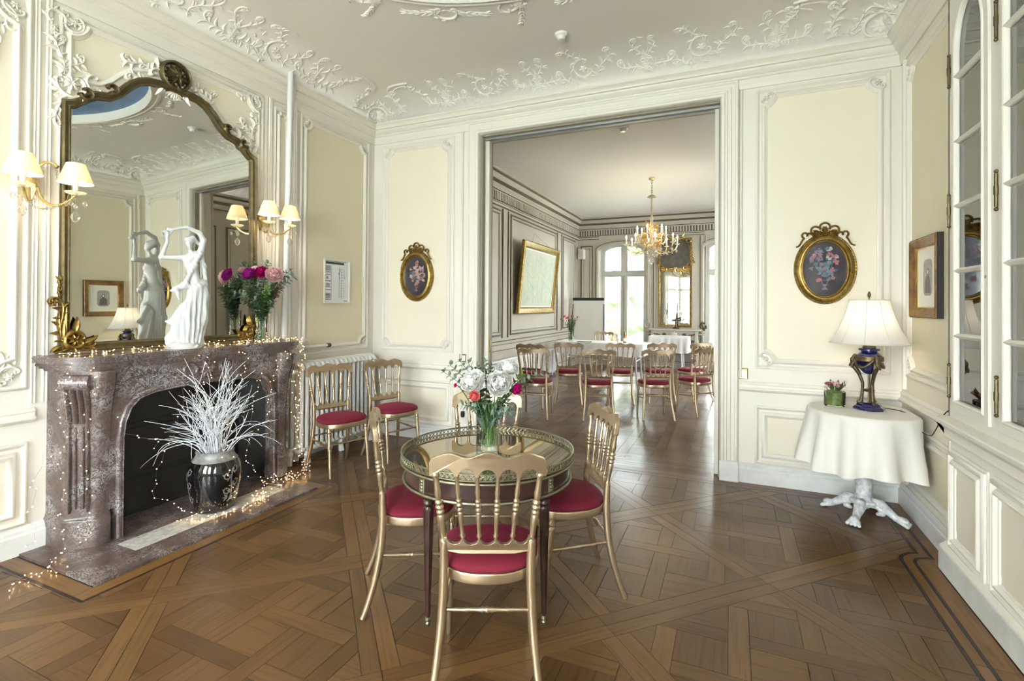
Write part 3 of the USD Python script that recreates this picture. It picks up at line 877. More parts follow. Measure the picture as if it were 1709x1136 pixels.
# ---- windows
def window(n, plane, s0, s1, h0, h1, rise, depth, label, bars=(.72,), pm_='white_paint'):
    """Casement window set back in its reveal: frame, mullion, transom, panes; arched head when rise > 0."""
    w = tag(thing('window_%d' % n), label, 'window', None, 'structure')
    def arch(a, b, c, e, r, k=14):
        if r <= 0:
            return [(a, c), (b, c), (b, e), (a, e)]
        m = (a + b) / 2
        return [(a, c), (b, c)] + [(m + (b - a) / 2 * math.cos(q), e + r * math.sin(q)) for q in np.linspace(0, PI, k)]
    D = -depth
    outer, inner = Polygon(arch(s0, s1, h0, h1, rise)), Polygon(arch(s0 + .055, s1 - .055, h0 + .06, h1 - .03, rise))
    obj('window_frame', plane(extrude(outer.difference(inner), D - .05, D + .01)), pm_, w)
    m = (s0 + s1) / 2
    obj('mullion', plane(bev(m - .045, m + .045, h0 + .05, h1 + rise - .03, D - .045, D + .02, .006)), pm_, w)
    hb = h0 + (h1 + rise - h0) * bars[0]
    obj('transom', plane(bev(s0 + .04, s1 - .04, hb - .04, hb + .04, D - .045, D + .024, .006)), pm_, w)
    for a, b in ((s0 + .055, m - .045), (m + .045, s1 - .055)):
        for c, e in ((h0 + .06, hb - .04), (hb + .04, h1 + rise)):
            cell = sbox(a, c, b, e).intersection(inner)
            sash = cell.difference(cell.buffer(-.035, join_style=2))
            obj('sash', plane(extrude(sash, D - .04, D + .012)), pm_, w)
            obj('pane', plane(extrude(cell.buffer(-.03, join_style=2), D - .016, D - .012)), 'pane', w)
    obj('espagnolette', plane(tube([(m, h0 + .1, D + .03), (m, hb - .06, D + .03)], .008, 6)), 'dull_brass', w)
    obj('window_sill', plane(bev(s0 - .04, s1 + .04, h0 - .04, h0, D - .02, .03, .006)), 'white_paint', w)
    return w


for k, (a, b) in enumerate(REAR_WINDOWS):
    window(k + 3, WQ, a, b, .5, 3.0, 0, .2, 'tall white casement window behind the viewer, number %d along the wall' % (k + 1))
window(7, WR, SIDE0[0], SIDE0[1], .5, 3.0, 0, .12, 'unseen tall window in the right wall behind the viewer, placed to light the left wall')

# ---------------------------------------------------------------- the room beyond
WIN2 = [(-2.99, -1.86), (-.55, .58)]
h2 = unary_union([Polygon([(a, .45), (b, .45), (b, 2.82)] + [((a + b) / 2 + (b - a) / 2 * math.cos(q), 2.82 + .17 * math.sin(q)) for q in np.linspace(0, PI, 16)] + [(a, 2.82)]) for a, b in WIN2])
wall_far = structure('wall_far', W2F(extrude(sbox(X2L - .2, 0, X2R + .3, ZC2).difference(h2), -.42, 0)), 'grey_paint', 'grey panelled far wall with two arched windows and a pier glass')
wall_left2 = structure('wall_left_2', bx(X2L - .2, X2L, YP, YF, 0, ZC2), 'grey_paint', 'grey panelled wall with dark mouldings holding the tilted framed map')
hr = unary_union([sbox(a, .5, b, 2.9) for a, b in ADDED_WINDOWS])  # openings for the added fill windows
wall_right2 = structure('wall_right_2', W2R(extrude(sbox(YP, 0, YF + .3, ZC2).difference(hr), -.3, 0)), 'grey_paint', 'right wall of the room beyond with added fill windows, hidden from the doorway')
DK = [(0, -.002), (0, .016), (.030, .016), (.030, -.002)]
LT = [(0, -.002), (0, .012), (.010, .022), (.028, .022), (.036, .012), (.040, -.002)]


def grey_panel(parent, plane, s0, s1, h0, h1, field='grey_pale'):
    obj('panel_moulding', plane(sweep(rect(s0, s1, h0, h1), DK)), 'brown_line', parent, smooth=False)
    obj('panel_moulding', plane(sweep(rect(s0 + .030, s1 - .030, h0 + .030, h1 - .030), LT)), 'grey_pale', parent)
    obj('panel_moulding', plane(sweep(rect(s0 + .072, s1 - .072, h0 + .072, h1 - .072), [(0, -.002), (0, .006), (.010, .006), (.010, -.002)])), 'brown_line', parent, smooth=False)
    obj('panel_field', plane(bx(s0 + .082, s1 - .082, h0 + .082, h1 - .082, -.001, .002)), field, parent)


for a, b in ((5.0, 5.6), (5.85, 7.60), (8.0, 10.50), (10.98, 11.95)):
    grey_panel(wall_left2, W2L, a, b, .93, 3.05)
for a, b in ((7.66, 7.94), (10.56, 10.92)):
    for q in (a, b - .05):
        obj('upright_moulding', W2L(bx(q, q + .018, .90, 3.08, -.001, .014)), 'brown_line', wall_left2, smooth=False)
        obj('upright_moulding', W2L(bx(q + .022, q + .05, .90, 3.08, -.001, .02)), 'grey_pale', wall_left2, smooth=False)


def grey_run(parent, plane, a, b):
    for h0, h1, d, m in ((.84, .855, .03, 'brown_line'), (.80, .84, .035, 'grey_pale'), (.785, .80, .02, 'brown_line'), (.70, .785, .012, 'grey_pale'), (.69, .70, .018, 'brown_line'), (.0, .16, .025, 'grey_pale'), (.16, .172, .018, 'brown_line'),
                         (3.10, 3.115, .02, 'brown_line'), (3.115, 3.15, .025, 'grey_pale'), (3.15, 3.165, .02, 'brown_line')):
        obj('rail_moulding', plane(bx(a, b, h0 + .001, h1, -.001, d)), m, parent, smooth=False)


grey_run(wall_left2, W2L, YP, YF); grey_run(wall_far, W2F, X2L, -2.999); grey_run(wall_far, W2F, -1.851, -.559); grey_run(wall_far, W2F, .589, X2R)
plan2 = [(X2L, YP), (X2R, YP), (X2R, YF), (X2L, YF)]
for nm, pr, m, lb in (('trim_6', [(0, 3.36), (.03, 3.36), (.035, 3.40), (.06, 3.42), (.06, 3.45), (.10, 3.48), (.10, 3.50), (.15, 3.56), (.15, 3.59), (.18, 3.60), (.18, ZC2), (0, ZC2 + .002)], 'grey_pale', 'stepped grey cornice of the room beyond'),
                      ('trim_7', [(.031, 3.345), (.045, 3.345), (.045, 3.359), (.031, 3.36)], 'brown_line', 'dark line under the cornice of the room beyond'),
                      ('trim_8', [(.061, 3.448), (.112, 3.474), (.112, 3.484), (.061, 3.46)], 'brown_line', 'dark middle line of the cornice of the room beyond'),
                      ('trim_9', [(.12, 3.545), (.168, 3.568), (.168, 3.592), (.12, 3.58)], 'brown_line', 'dark upper line of the cornice of the room beyond')):
    structure(nm, sweep(plan2, pr), m, lb, smooth=False)
for nm, pl, a, b in (('trim_10', W2L, YP, YF), ('trim_11', W2F, X2L, X2R)):
    fr = structure(nm, pl(bx(a, b, 3.19, 3.345, -.001, .012)), 'brown_line', 'dark frieze with a row of pale upright flutes, %s wall of the room beyond' % ('left' if pl is W2L else 'far'), smooth=False)
    bars = [pl(bx(s, s + .034, 3.20, 3.325, .011, .03)) for s in np.arange(a + .02, b - .03, .064)]
    obj('flutes', cat(bars), 'grey_pale', fr, smooth=False, kind='stuff')
    obj('frieze_band', pl(bx(a, b, 3.325, 3.345, .011, .034)), 'grey_pale', fr, smooth=False)
grey_panel(wall_far, W2F, -3.47, -3.16, .93, 2.95)
for a, b in WIN2:
    pth = [(a - .09, .45), (a - .09, 2.80)] + [((a + b) / 2 - ((b - a) / 2 + .09) * math.cos(q), 2.84 + .19 * math.sin(q)) for q in np.linspace(.05, PI - .05, 16)] + [(b + .09, 2.80), (b + .09, .45)]
    obj('window_casing', W2F(sweep(pth, [(0, -.002), (0, .012), (-.016, .012), (-.018, .028), (-.05, .034), (-.074, .02), (-.08, .014), (-.09, .014), (-.09, -.002)][::-1], False)), 'grey_pale', wall_far)
    obj('window_casing', W2F(sweep(pth, [(0, -.002), (0, .016), (.014, .016), (.014, -.002)], False)), 'brown_line', wall_far, smooth=False)
for k, (a, b) in enumerate(WIN2):
    window(k + 1, W2F, a, b, .45, 2.82, .17, .22, ('arched window beside the flipchart' if k == 0 else 'arched window partly hidden by the right door jamb'), (.71,), 'sash_backlit')
for k, (a, b) in enumerate(ADDED_WINDOWS):  # windows added to bring fill light into the back room
    window(k + 5, W2R, a, b, .5, 2.9, 0, .18, 'added fill window in the side wall of the room beyond, number %d' % (k + 1))
for s in (-1.80, -.66):
    for w in (0, .10):
        obj('upright_moulding', W2F(bx(s + w, s + w + .016, .90, 3.08, -.001, .014)), 'brown_line', wall_far, smooth=False)
        obj('upright_moulding', W2F(bx(s + w + .018, s + w + .045, .90, 3.08, -.001, .02)), 'grey_pale', wall_far, smooth=False)
grey_panel(wall_right2, W2R, 5.0, 6.0, .93, 3.05); grey_panel(wall_right2, W2R, 6.2, 7.9, .93, 3.05)

# ---- the garden
structure('garden_ground', cat([bx(-45, 45, YF + .45, 60, -.6, -.5), bx(-45, 45, -50, YREAR - .5, -.6, -.5)]), 'lawn', 'sunlit lawn seen through the far windows')
def tree(x, y, h, r, seed, label):
    t = thing('garden_tree', label, 'tree', (x, y, -.5), 0, None)
    rg = random.Random(seed)
    low = h < 6
    obj('trunk', tube([(0, 0, 0), (.05, .02, h * .3), (.0, .06, h * .62)], [.22, .17, .08], 8), 'bark', t)
    ms = []
    for k in range(16):
        a, q = rg.uniform(0, 6.28), rg.uniform(0, 1) ** .5 * r
        v, f = sphere((0, 0, 0), rg.uniform(.35, .6) * r, 2, (1, 1, .85))
        v = v * (1 + .45 * (meshkit.fbm(v * 2.2 + seed + k, 3)[:, None] - .5))
        ms.append((v + [q * math.cos(a), q * math.sin(a), h * (.45 if low else .62) + rg.uniform(-.25, .42) * h * .6], f))
    obj('crown', cat(ms), 'tree_leaf', t, smooth=False)
for k, (x, y, h, r, lb) in enumerate(((-15.0, 38, 10, 3.0, 'green tree seen through the left panes of the far window'), (-4.0, 38, 11, 3.2, 'green tree seen through the right panes of the arched window'), (7.0, 38, 10, 3.0, 'green tree glimpsed through the window at the right door jamb'), (-11.2, 24, 4.4, 2.0, 'rounded green shrub low behind the flipchart window'), (-5.4, 25, 4.4, 2.0, 'rounded green shrub in the middle of the arched window'), (.6, 24, 4.4, 2.0, 'rounded green shrub behind the pier glass wall'),
                                      (-6.6, -19, 9, 2.6, 'tree outside the window behind the viewer'), (4.0, -20, 9, 2.6, 'second tree outside the windows behind the viewer'))):
    tree(x, y, h, r, 40 + k, lb)

# ---------------------------------------------------------------- fireplace
FY, ZM = 2.42, 1.135                                                # centre and top of the mantel
fp = thing('fireplace', 'carved reddish grey marble fireplace with dark iron firebox under the mirror', 'fireplace', (0, 0, 0))


def loft(rings, cap=True):
    rings = [np.asarray(r, float) for r in rings]
    n, m = len(rings[0]), len(rings)
    V = np.vstack(rings)
    i, j = np.meshgrid(np.arange(m - 1), np.arange(n), indexing='ij'); i, j = i.ravel(), j.ravel(); k = (j + 1) % n
    F = np.vstack([np.c_[i * n + j, i * n + k, (i + 1) * n + k], np.c_[i * n + j, (i + 1) * n + k, (i + 1) * n + j]])
    if cap:
        for e, rev in ((0, True), (m - 1, False)):
            c = len(V); V = np.vstack([V, rings[e].mean(0)[None]])
            t = np.c_[np.full(n, c), e * n + np.arange(n), e * n + (np.arange(n) + 1) % n]
            F = np.vstack([F, t[:, ::-1] if rev else t])
    return V, F


def mirror_y(mesh, c):
    v, f = mesh
    v = np.array(v, float); v[:, 1] = 2 * c - v[:, 1]
    return v, f[:, ::-1]


hearth_poly = sbox(XL, 1.50, -2.98, 3.00)
inset_poly = sbox(-3.345, 1.80, -3.165, 2.86)
obj('hearth_slab', extrude(hearth_poly.difference(inset_poly.buffer(.002, join_style=2)), -.006, .012), 'hearth_marble', fp, label='dark red marble hearth slab')
obj('hearth_inset', extrude(inset_poly, -.006, .0135), 'terrazzo', fp, label='speckled white stone inset in the hearth')


def jamb(z, bulge, w=0.0):
    b = bulge
    return [(XL, 1.63 - w, z), (-3.57 + b * .2, 1.63 - w, z), (-3.545 + b * .5, 1.635 - w, z), (-3.45 + b, 1.715 - b * .35, z), (-3.435 + b, 1.745 - b * .2, z), (-3.435 + b, 1.80, z), (-3.45 + b * .6, 1.815, z), (-3.50, 1.835, z), (-3.52, 1.85, z), (XL, 1.85, z)]


P1 = np.array([-3.545, 1.635]); P2 = np.array([-3.45, 1.715])
cd = (P2 - P1) / np.linalg.norm(P2 - P1)
CANT = Plane((*((P1 + P2) / 2), 0), (cd[0], cd[1], 0), (0, 0, 1), (cd[1], -cd[0], 0))
for side in (0, 1):
    mm = (lambda m: m) if side == 0 else (lambda m: mirror_y(m, FY))
    obj('jamb', mm(loft([jamb(z, b, w) for z, b, w in ((.012, .012, .01), (.165, .012, .01), (.175, .004, .004), (.19, -.012, 0), (.30, -.012, 0), (.60, -.006, 0), (.76, .004, 0), (.86, .020, 0), (.94, .042, .002), (1.0, .05, .004), (1.045, .045, .006))])), 'mantel_marble', fp, smooth=40)
    ms = [CANT(ridge([(s, .22), (s, .5), (s, .76)], .014, .016)) for s in (-.045, .045)]
    ms += [CANT(ridge([(-.02, .24), (-.02, .72)], .018, .010)), CANT(ridge([(.018, .24), (.018, .72)], .018, .010))]
    def consol(s, w):
        p = np.array([(s, .74), (s, .80), (s, .86), (s, .92), (s, .97), (s, 1.01)])
        v, f = ridge(p, w, .018)
        v[:, 2] += np.interp(v[:, 1], [.74, .80, .86, .92, .97, 1.02], [.0, .012, .026, .044, .055, .058])
        return CANT((v, f))
    ms += [consol(s, .026) for s in (-.048, -.016, .016, .048)]
    obj('console_carving', mm(cat(ms)), 'mantel_marble', fp, smooth=50)
    c = (P1 + P2) / 2 + np.array([cd[1], -cd[0]]) * .04
    roll = tube([(*(c - cd * .07), .985), (*(c + cd * .07), .985)], .045, 14)
    obj('console_scroll', mm(roll), 'mantel_marble', fp)
arch = [(1.84, .012), (1.84, .62), (1.852, .72), (1.885, .81), (1.945, .875), (2.05, .905), (2.20, .918), (2.32, .922)]
arch = arch + [(2 * FY - s, h) for s, h in arch[::-1]]
FPX_ = Plane((-3.56, 0, 0), (0, 1, 0), (0, 0, 1), (1, 0, 0))
lint = sbox(1.79, .20, 2 * FY - 1.79, 1.05).difference(Polygon(arch))
obj('lintel', FPX_(extrude(lint, 0, .115)), 'mantel_marble', fp, smooth=30)
obj('arch_moulding', FPX_(sweep(arch[::-1], [(-.002, 0), (-.002, .13), (.006, .138), (.018, .138), (.026, .128), (.034, .134), (.042, .116), (.042, .11)], False)), 'mantel_marble', fp)
ms = [cscroll((FY - .13, .985), .045, -.6, 3.6, .02, .014, 3, seed=4), cscroll((FY + .13, .985), .045, PI + .6, -3.6, .02, .014, 3, seed=5), rosette((FY, .985), .07, 9, .02), sprig((FY - .22, .975), PI, .26, 5, .018, .012, 4, -.2), sprig((FY + .22, .975), 0, .26, 5, .018, .012, 5, .2),
      ridge(bez((FY - .56, .96), (FY - .40, 1.04), (FY - .34, .95), (FY - .22, .98)), .016, .012), ridge(bez((FY + .56, .96), (FY + .40, 1.04), (FY + .34, .95), (FY + .22, .98)), .016, .012)]
v, f = cat(ms); v[:, 2] += .115
obj('frieze_carving', FPX_((v, f)), 'mantel_marble', fp, smooth=50)
half = [(XL, FY - .87), (-3.57, FY - .87), (-3.48, FY - .85), (-3.40, FY - .78), (-3.372, FY - .70), (-3.378, FY - .60), (-3.402, FY - .50), (-3.406, FY - .38), (-3.392, FY - .22), (-3.378, FY - .08)]
top = Polygon(half + [(x, 2 * FY - y) for x, y in half[::-1]])
lay_ = []
for z0, z1, k in ((1.045, 1.06, .045), (1.06, 1.075, .028), (1.075, 1.088, .014), (1.088, 1.097, .020), (1.097, 1.118, .003), (1.118, 1.128, .0), (1.128, ZM, .005)):
    lay_.append(extrude(top.buffer(-k, join_style=1).intersection(sbox(XL, 0, 0, 9)).union(sbox(XL, FY - .86 + k, XL + .1, FY + .86 - k)), z0, z1))
obj('mantel_shelf', cat(lay_), 'mantel_marble', fp, smooth=30)
FB = Plane((XL, 0, 0), (0, 1, 0), (0, 0, 1), (1, 0, 0))
box_ = [extrude(Polygon(arch).buffer(.03).intersection(sbox(1.80, .012, 3.05, 1.0)), .004, .02)]
obj('fireback', FB(cat(box_)), 'iron', fp, label='black iron firebox plate')
obj('firebox_panel', FB(cat([bev(1.99, 2.85, .03, .26, .018, .034, .006), bev(1.99, 2.85, .29, .60, .018, .032, .006), bev(1.99, 2.85, .63, .90, .018, .030, .006)])), 'iron', fp)
for side in (0, 1):
    mm = (lambda m: m) if side == 0 else (lambda m: mirror_y(m, FY))
    q = [(-3.53, 1.845), (-3.72, 1.955), (-3.735, 1.95), (-3.55, 1.83)]
    v, f = extrude(Polygon(q), .012, .93)
    obj('firebox_side', mm((v, f)), 'iron', fp, smooth=False)
    d = np.array([-.19, .11]); d /= np.linalg.norm(d)
    SIDE = Plane((-3.625, 1.90, .66), (d[0], d[1], 0), (0, 0, 1), (d[1], -d[0], 0))
    ms = [xf(SIDE(tube(np.array([(r * math.cos(a), r * math.sin(a), -.004) for a in np.linspace(0, 2 * PI, 25)[:-1]]), .006, 6, closed=True))) for r in (.075, .055, .03)]
    obj('medallion', mm(cat(ms)), 'iron', fp)
obj('firebox_arch', FPX_(sweep(arch[::-1], [(.0, -.14), (.0, .0), (-.02, 0.0), (-.02, -.14)], False)), 'iron', fp)

# ---------------------------------------------------------------- overmantel mirror
MYC = 2.335
mt, my = math.radians(.813), math.radians(-1.73)
mn = np.array([math.cos(mt) * math.cos(my), math.cos(mt) * math.sin(my), math.sin(mt)])
ms_ = np.array([-math.sin(my), math.cos(my), 0]); mh = np.cross(mn, ms_)
MP = Plane((-3.712, MYC, 1.9), ms_, mh, mn)
prof = [(.667, 1.145), (.667, 2.685), (.62, 2.70), (.56, 2.755), (.50, 2.80), (.43, 2.815), (.37, 2.86), (.31, 2.935), (.25, 2.99), (.18, 3.02), (.10, 3.03)]
outl = [(s, z - 1.9) for s, z in prof] + [(-s, z - 1.9) for s, z in prof[::-1]]
mir = thing('overmantel_mirror', 'tall arched mirror in an olive gilt frame above the marble fireplace', 'mirror')
FR = [(0, -.03), (0, .020), (.006, .030), (.014, .034), (.022, .024), (.034, .020), (.040, .026), (.048, .022), (.054, .006), (.058, -.006)]
obj('frame', MP(sweep(outl, FR)), 'gilt_dark', mir, smooth=50)
g = Polygon(outl).buffer(-.04)
v, f = extrude(g, -.012, 0)
obj('mirror_glass', MP((v, f)), 'mirror', mir, smooth=False, label='silvered mirror glass')
def gold_corner(sg):
    b = 1.165 - 1.9
    ms = [cscroll((-.60, b + .055), .05, PI * .1, 1.7 * PI, .030, .026, 3, seed=3), leaf2((-.655, b + .05), PI / 2, .17, .034, .024, -.1), leaf2((-.640, b + .09), PI / 2 + .1, .20, .030, .022, -.25), leaf2((-.667, b + .10), PI / 2 + .2, .14, .024, .02, -.3), acanthus((-.64, b + .03), (-.672, b + .30), .25, 3, .018, .018, 10, .045), acanthus((-.62, b + .02), (-.50, b + .015), .3, 4, .018, .018, 7, .035),
          leaf2((-.60, b + .10), PI / 2 - .4, .10, .04, .03, .5), leaf2((-.56, b + .03), .2, .10, .04, .024, .6), leaf2((-.66, b + .02), PI + .3, .07, .03, .02, .6), rosette((-.60, b + .055), .045, 7, .03), ridge(bez((-.70, b - .02), (-.64, b - .0), (-.56, b + .02), (-.50, b + .0)), .02, .02),
          sprig((-.665, b + .26), PI / 2 + .1, .16, 4, .012, .014, 7, -.1)]
    v, f = cat(ms); v[:, 2] += .022
    if sg < 0:
        v = v * [-1, 1, 1]; f = f[:, ::-1]
    return v, f
for sg in (1, -1):
    obj('acanthus_corner', MP(gold_corner(sg)), 'gilt', mir, smooth=50, label='gilt acanthus corner ornament')
for sg in (1, -1):                                                  # gilt curls where the frame breaks
    a = [cscroll((sg * .545, .86), .035, PI / 2, sg * 4.2, .022, .03, 1, seed=2), cscroll((sg * .40, .945), .03, -PI / 2, -sg * 4.2, .02, .03, 1, seed=3)]
    for v, f in a:
        v[:, 2] += .012
        obj('frame_curl', MP((v, f)), 'gilt_dark', mir, smooth=50)
sh = []
zs = 3.10 - 1.9
for k in range(13):
    a = PI / 2 + (k - 6) * .44
    sh.append(leaf2((0, zs - .01), a, .085 * (1.0 if abs(k - 6) < 5 else .8), .030, .045, .0))
sh += [cat([sphere((0, zs - .005, .03), .022, 2)]), cscroll((0, zs), .098, -PI / 2 + .35, 2 * PI - .7, .026, .03, 0, seed=9)]
v, f = cat(sh); v[:, 2] += .015
obj('shell_crest', MP((v, f)), 'gilt_dark', mir, smooth=50, label='bronze coloured shell cartouche at the top')
# white stucco round the top of the mirror, on the wall
def wsp(ms):
    v, f = cat(ms); v[:, 2] += .006
    obj('stucco_spray', WL((v, f)), 'white_paint', wall_left, smooth=50)
for sg in (-1, 1):
    c = MYC + sg * .62
    wsp([cscroll((c + sg * .0, 2.79), .075, PI / 2 + sg * .9, sg * 3.9, .028, .030, 7, lw=.07, seed=1), cscroll((c - sg * .13, 2.845), .05, PI / 2, -sg * 3.6, .024, .028, 5, lw=.06, seed=2), acanthus((c + sg * .03, 2.84), (c - sg * .07, 2.98), -sg * .4, 3, .018, .018, 9, .05), acanthus((c + sg * .05, 2.84), (c + sg * .07, 3.06), sg * .3, 4, .020, .020, 8, .06),
         acanthus((c + sg * .06, 2.74), (c + sg * .07, 2.53), -sg * .25, 5, .020, .018, 8, .05), rosette((c, 2.80), .05, 8, .032)])
    c = MYC + sg * .11
    wsp([cscroll((c, 3.05), .055, PI / 2 - sg * 1.2, sg * 4.0, .026, .032, 6, lw=.06, seed=6), acanthus((c + sg * .05, 3.07), (c + sg * .22, 3.09), sg * .45, 8, .018, .018, 8, .045), leaf2((c - sg * .03, 3.0), -PI / 2 + sg * .3, .10, .04, .034, sg * .5), leaf2((c, 3.12), PI / 2 - sg * .2, .08, .03, .03, sg * .3), acanthus((c + sg * .04, 3.02), (c + sg * .20, 2.99), -sg * .4, 9, .02, .02, 7, .05)])
    c = MYC + sg * .69
    wsp([cscroll((c, 3.17), .045, PI * 1.2, sg * 4.0, .018, .016, 5, lw=.04, seed=16), acanthus((c, 3.13), (c + sg * .01, 3.0), sg * .2, 18, .015, .013, 8, .035), acanthus((c - sg * .04, 3.19), (c - sg * .17, 3.17), -sg * .4, 13, .015, .013, 8, .035)])
wsp([leaf2((MYC, 3.0), -PI / 2 + a, .08, .024, .03, .3 * a) for a in (-.9, -.6, -.3, 0, .3, .6, .9)])
tp = [(MYC + s * 1.06, z + .045) for s, z in [(-x, y) for x, y in prof[2:]] + [(x, y) for x, y in prof[:1:-1]]]
obj('panel_moulding', WL(sweep(tp[::-1], [(-.02, -.002), (-.02, .008), (-.008, .016), (.004, .016), (.012, .008), (.012, -.002)], False)), 'white_paint', wall_left)

# ---------------------------------------------------------------- twin-light sconces
def sconce(yp, yl, yr, zb, label):
    s = thing('wall_sconce', label, 'wall lamp', (XL, yp, zb), 0, 'crystal sconces either side of the mirror')
    obj('backplate', cat([xf(lathe([(.0, -.0), (.036, .0), (.033, .010), (.016, .02), (.0, .022)], 14), (.03, 0, .02), ry=PI / 2), tube([(.045, 0, -.07), (.04, .012, -.02), (.04, -.01, .05), (.045, .02, .11), (.07, .045, .145), (.10, .07, .14), (.115, .085, .12)], [.006, .012, .012, .009, .008, .008, .011], 8),
         tube([(.03, 0, -.08), (.03, 0, .12)], .014, 8), bx(.0, .034, -.02, .02, -.06, .08)]), 'gilt_bright', s, label='gilt back plate with curled crest')
    for k, y in enumerate((yl - yp, yr - yp)):
        sg = -1 if k == 0 else 1
        X = .25
        p = bez((.05, sg * .02, -.01), (.09, y * .25, -.15), (X - .04, y * .7, -.13), (X, y, -.055), n=14)
        obj('arm', tube(p, .008, 8), 'gilt_bright', s)
        obj('drip_pan', xf(lathe([(.0, -.004), (.018, -.002), (.04, .006), (.052, .016), (.050, .018), (.02, .008), (.0, .007)], 18), (X, y, -.05)), 'crystal', s)
        obj('candle_sleeve', xf(lathe([(.0, -.046), (.013, -.046), (.0135, .02), (.012, .034), (.0, .035)], 12), (X, y, 0)), 'candle', s)
        obj('bulb', sphere((X, y, .062), .017, 2, (1, 1, 1.5)), 'bulb', s)
        obj('shade', xf(lathe([(.084, .018), (.045, .132), (.0435, .132), (.0825, .018)], 28, caps=False), (X, y, 0)), 'small_shade', s, label='cream cone lampshade')
        for dx, dy, dz, r in ((0, 0, -.115, .010), (0, 0, -.175, .022), (.035, .03, -.10, .012), (-.03, -.03, -.10, .012), (.03, -.035, -.105, .011)):
            obj('crystal_drop', cat([xf(lathe([(0, -1.7), (.6, -1.2), (1, -.2), (.8, .5), (.25, 1.3), (0, 1.6)], 6), (X + dx, y + dy, dz), sc=r), tube([(X + dx, y + dy, dz), (X + dx * .8, y + dy * .8, -.05)], .001, 3)]), 'crystal', s, smooth=False)
    ch = [tube(bez((.25, yl - yp, -.06), (.12, (yl - yp) * .4, -.17), (.12, (yr - yp) * .4, -.17), (.25, yr - yp, -.06), n=16), .003, 4)]
    for q in bez((.25, yl - yp, -.06), (.12, (yl - yp) * .4, -.17), (.12, (yr - yp) * .4, -.17), (.25, yr - yp, -.06), n=18):
        ch.append(sphere(q, .007, 1))
    ch += [sphere((.11 + .004 * k, .08, .115 - .02 * k), .008 - .0006 * k, 1) for k in range(5)]
    obj('crystal_garland', cat(ch), 'crystal', s, smooth=False)


sconce(1.53, 1.403, 1.640, 2.125, 'lit twin-shade crystal sconce left of the mirror')
sconce(3.08, 2.971, 3.185, 2.165, 'lit twin-shade crystal sconce beside the white pipe')

# ---------------------------------------------------------------- pipe, evacuation plan, radiator
pipe = thing('heating_pipe', 'white painted pipe running up the wall right of the mirror', 'pipe')
obj('pipe', tube([(-3.67, 3.285, .93), (-3.62, 3.285, 3.52)], .024, 12), 'white_metal', pipe)
obj('pipe', tube([(-3.685, 3.345, .93), (-3.64, 3.345, 3.52)], .013, 10), 'white_metal', pipe, label='thinner return pipe')
obj('pipe_collar', bev(-3.745, -3.64, 3.25, 3.38, 3.45, 3.475, .008), 'white_paint', pipe)
obj('pipe_collar', bev(-3.745, -3.65, 3.26, 3.37, 2.20, 2.225, .003), 'white_paint', pipe)
for z in (1.4, 2.7):
    obj('pipe_collar', tube([(-3.685, 3.345, z), (-3.685, 3.345, z + .03)], .017, 10), 'white_metal', pipe)
ep = thing('evacuation_plan', 'white framed evacuation plan on the cream wall panel above the radiator', 'notice', (XL + .006, 4.01, 1.685), 0)
EV = Plane((0, 0, 0), (0, 1, 0), (0, 0, 1), (1, 0, 0))
obj('frame', EV(sweep(rect(-.185, .185, -.225, .225), [(0, 0), (0, .018), (.014, .018), (.016, .006), (.016, 0)])), 'white_plastic', ep)
obj('sheet', EV(bx(-.172, .172, -.212, .212, 0, .006)), 'paper_white', ep, smooth=False)
ink = [bx(-.083, -.079, -.19, .165, .0062, .0068), bx(-.16, .10, .175, .198, .0062, .0068), bx(.03, .034, -.17, .15, .0062, .0068)]
for k, (z, w) in enumerate(((.09, .07), (.065, .07), (.0, .07), (-.06, .06), (-.09, .07), (-.14, .05), (-.19, .07))):
    ink.append(bx(-.158, -.158 + w, z, z + .006, .0062, .0068))
obj('print', EV(cat(ink)), 'ink', ep, smooth=False, label='dark print and panel lines', kind='stuff')
gi = [bx(-.158, -.09, .105, .16, .0062, .0066), bx(-.158, -.09, -.175, -.12, .0062, .0066), bx(-.15, -.12, .02, .05, .0062, .0066), bx(-.15, -.10, -.05, -.02, .0062, .0066)]
rg = random.Random(4)
for k in range(11):
    z = .125 - k * .028
    w = .055 if k < 4 else .03
    gi += [bx(.075 - w * rg.uniform(.5, 1), .075 + w * rg.uniform(.4, 1), z, z + .004, .0062, .0068), bx(.075 - w * .7, .075 - w * .6, z - .022, z, .0062, .0068), bx(.075 + w * .5, .075 + w * .6, z - .022, z, .0062, .0068), bx(.06, .065, z - .022, z, .0062, .0068)]
obj('print', EV(cat(gi)), 'grey_ink', ep, smooth=False, label='grey floor plan drawing', kind='stuff')
obj('print', EV(cat([bx(-.16, .13, .200, .208, .0062, .0068), bx(.02, .03, .07, .09, .0062, .007), bx(.10, .15, -.205, -.195, .0062, .0068)])), 'green_ink', ep, smooth=False, label='green heading', kind='stuff')

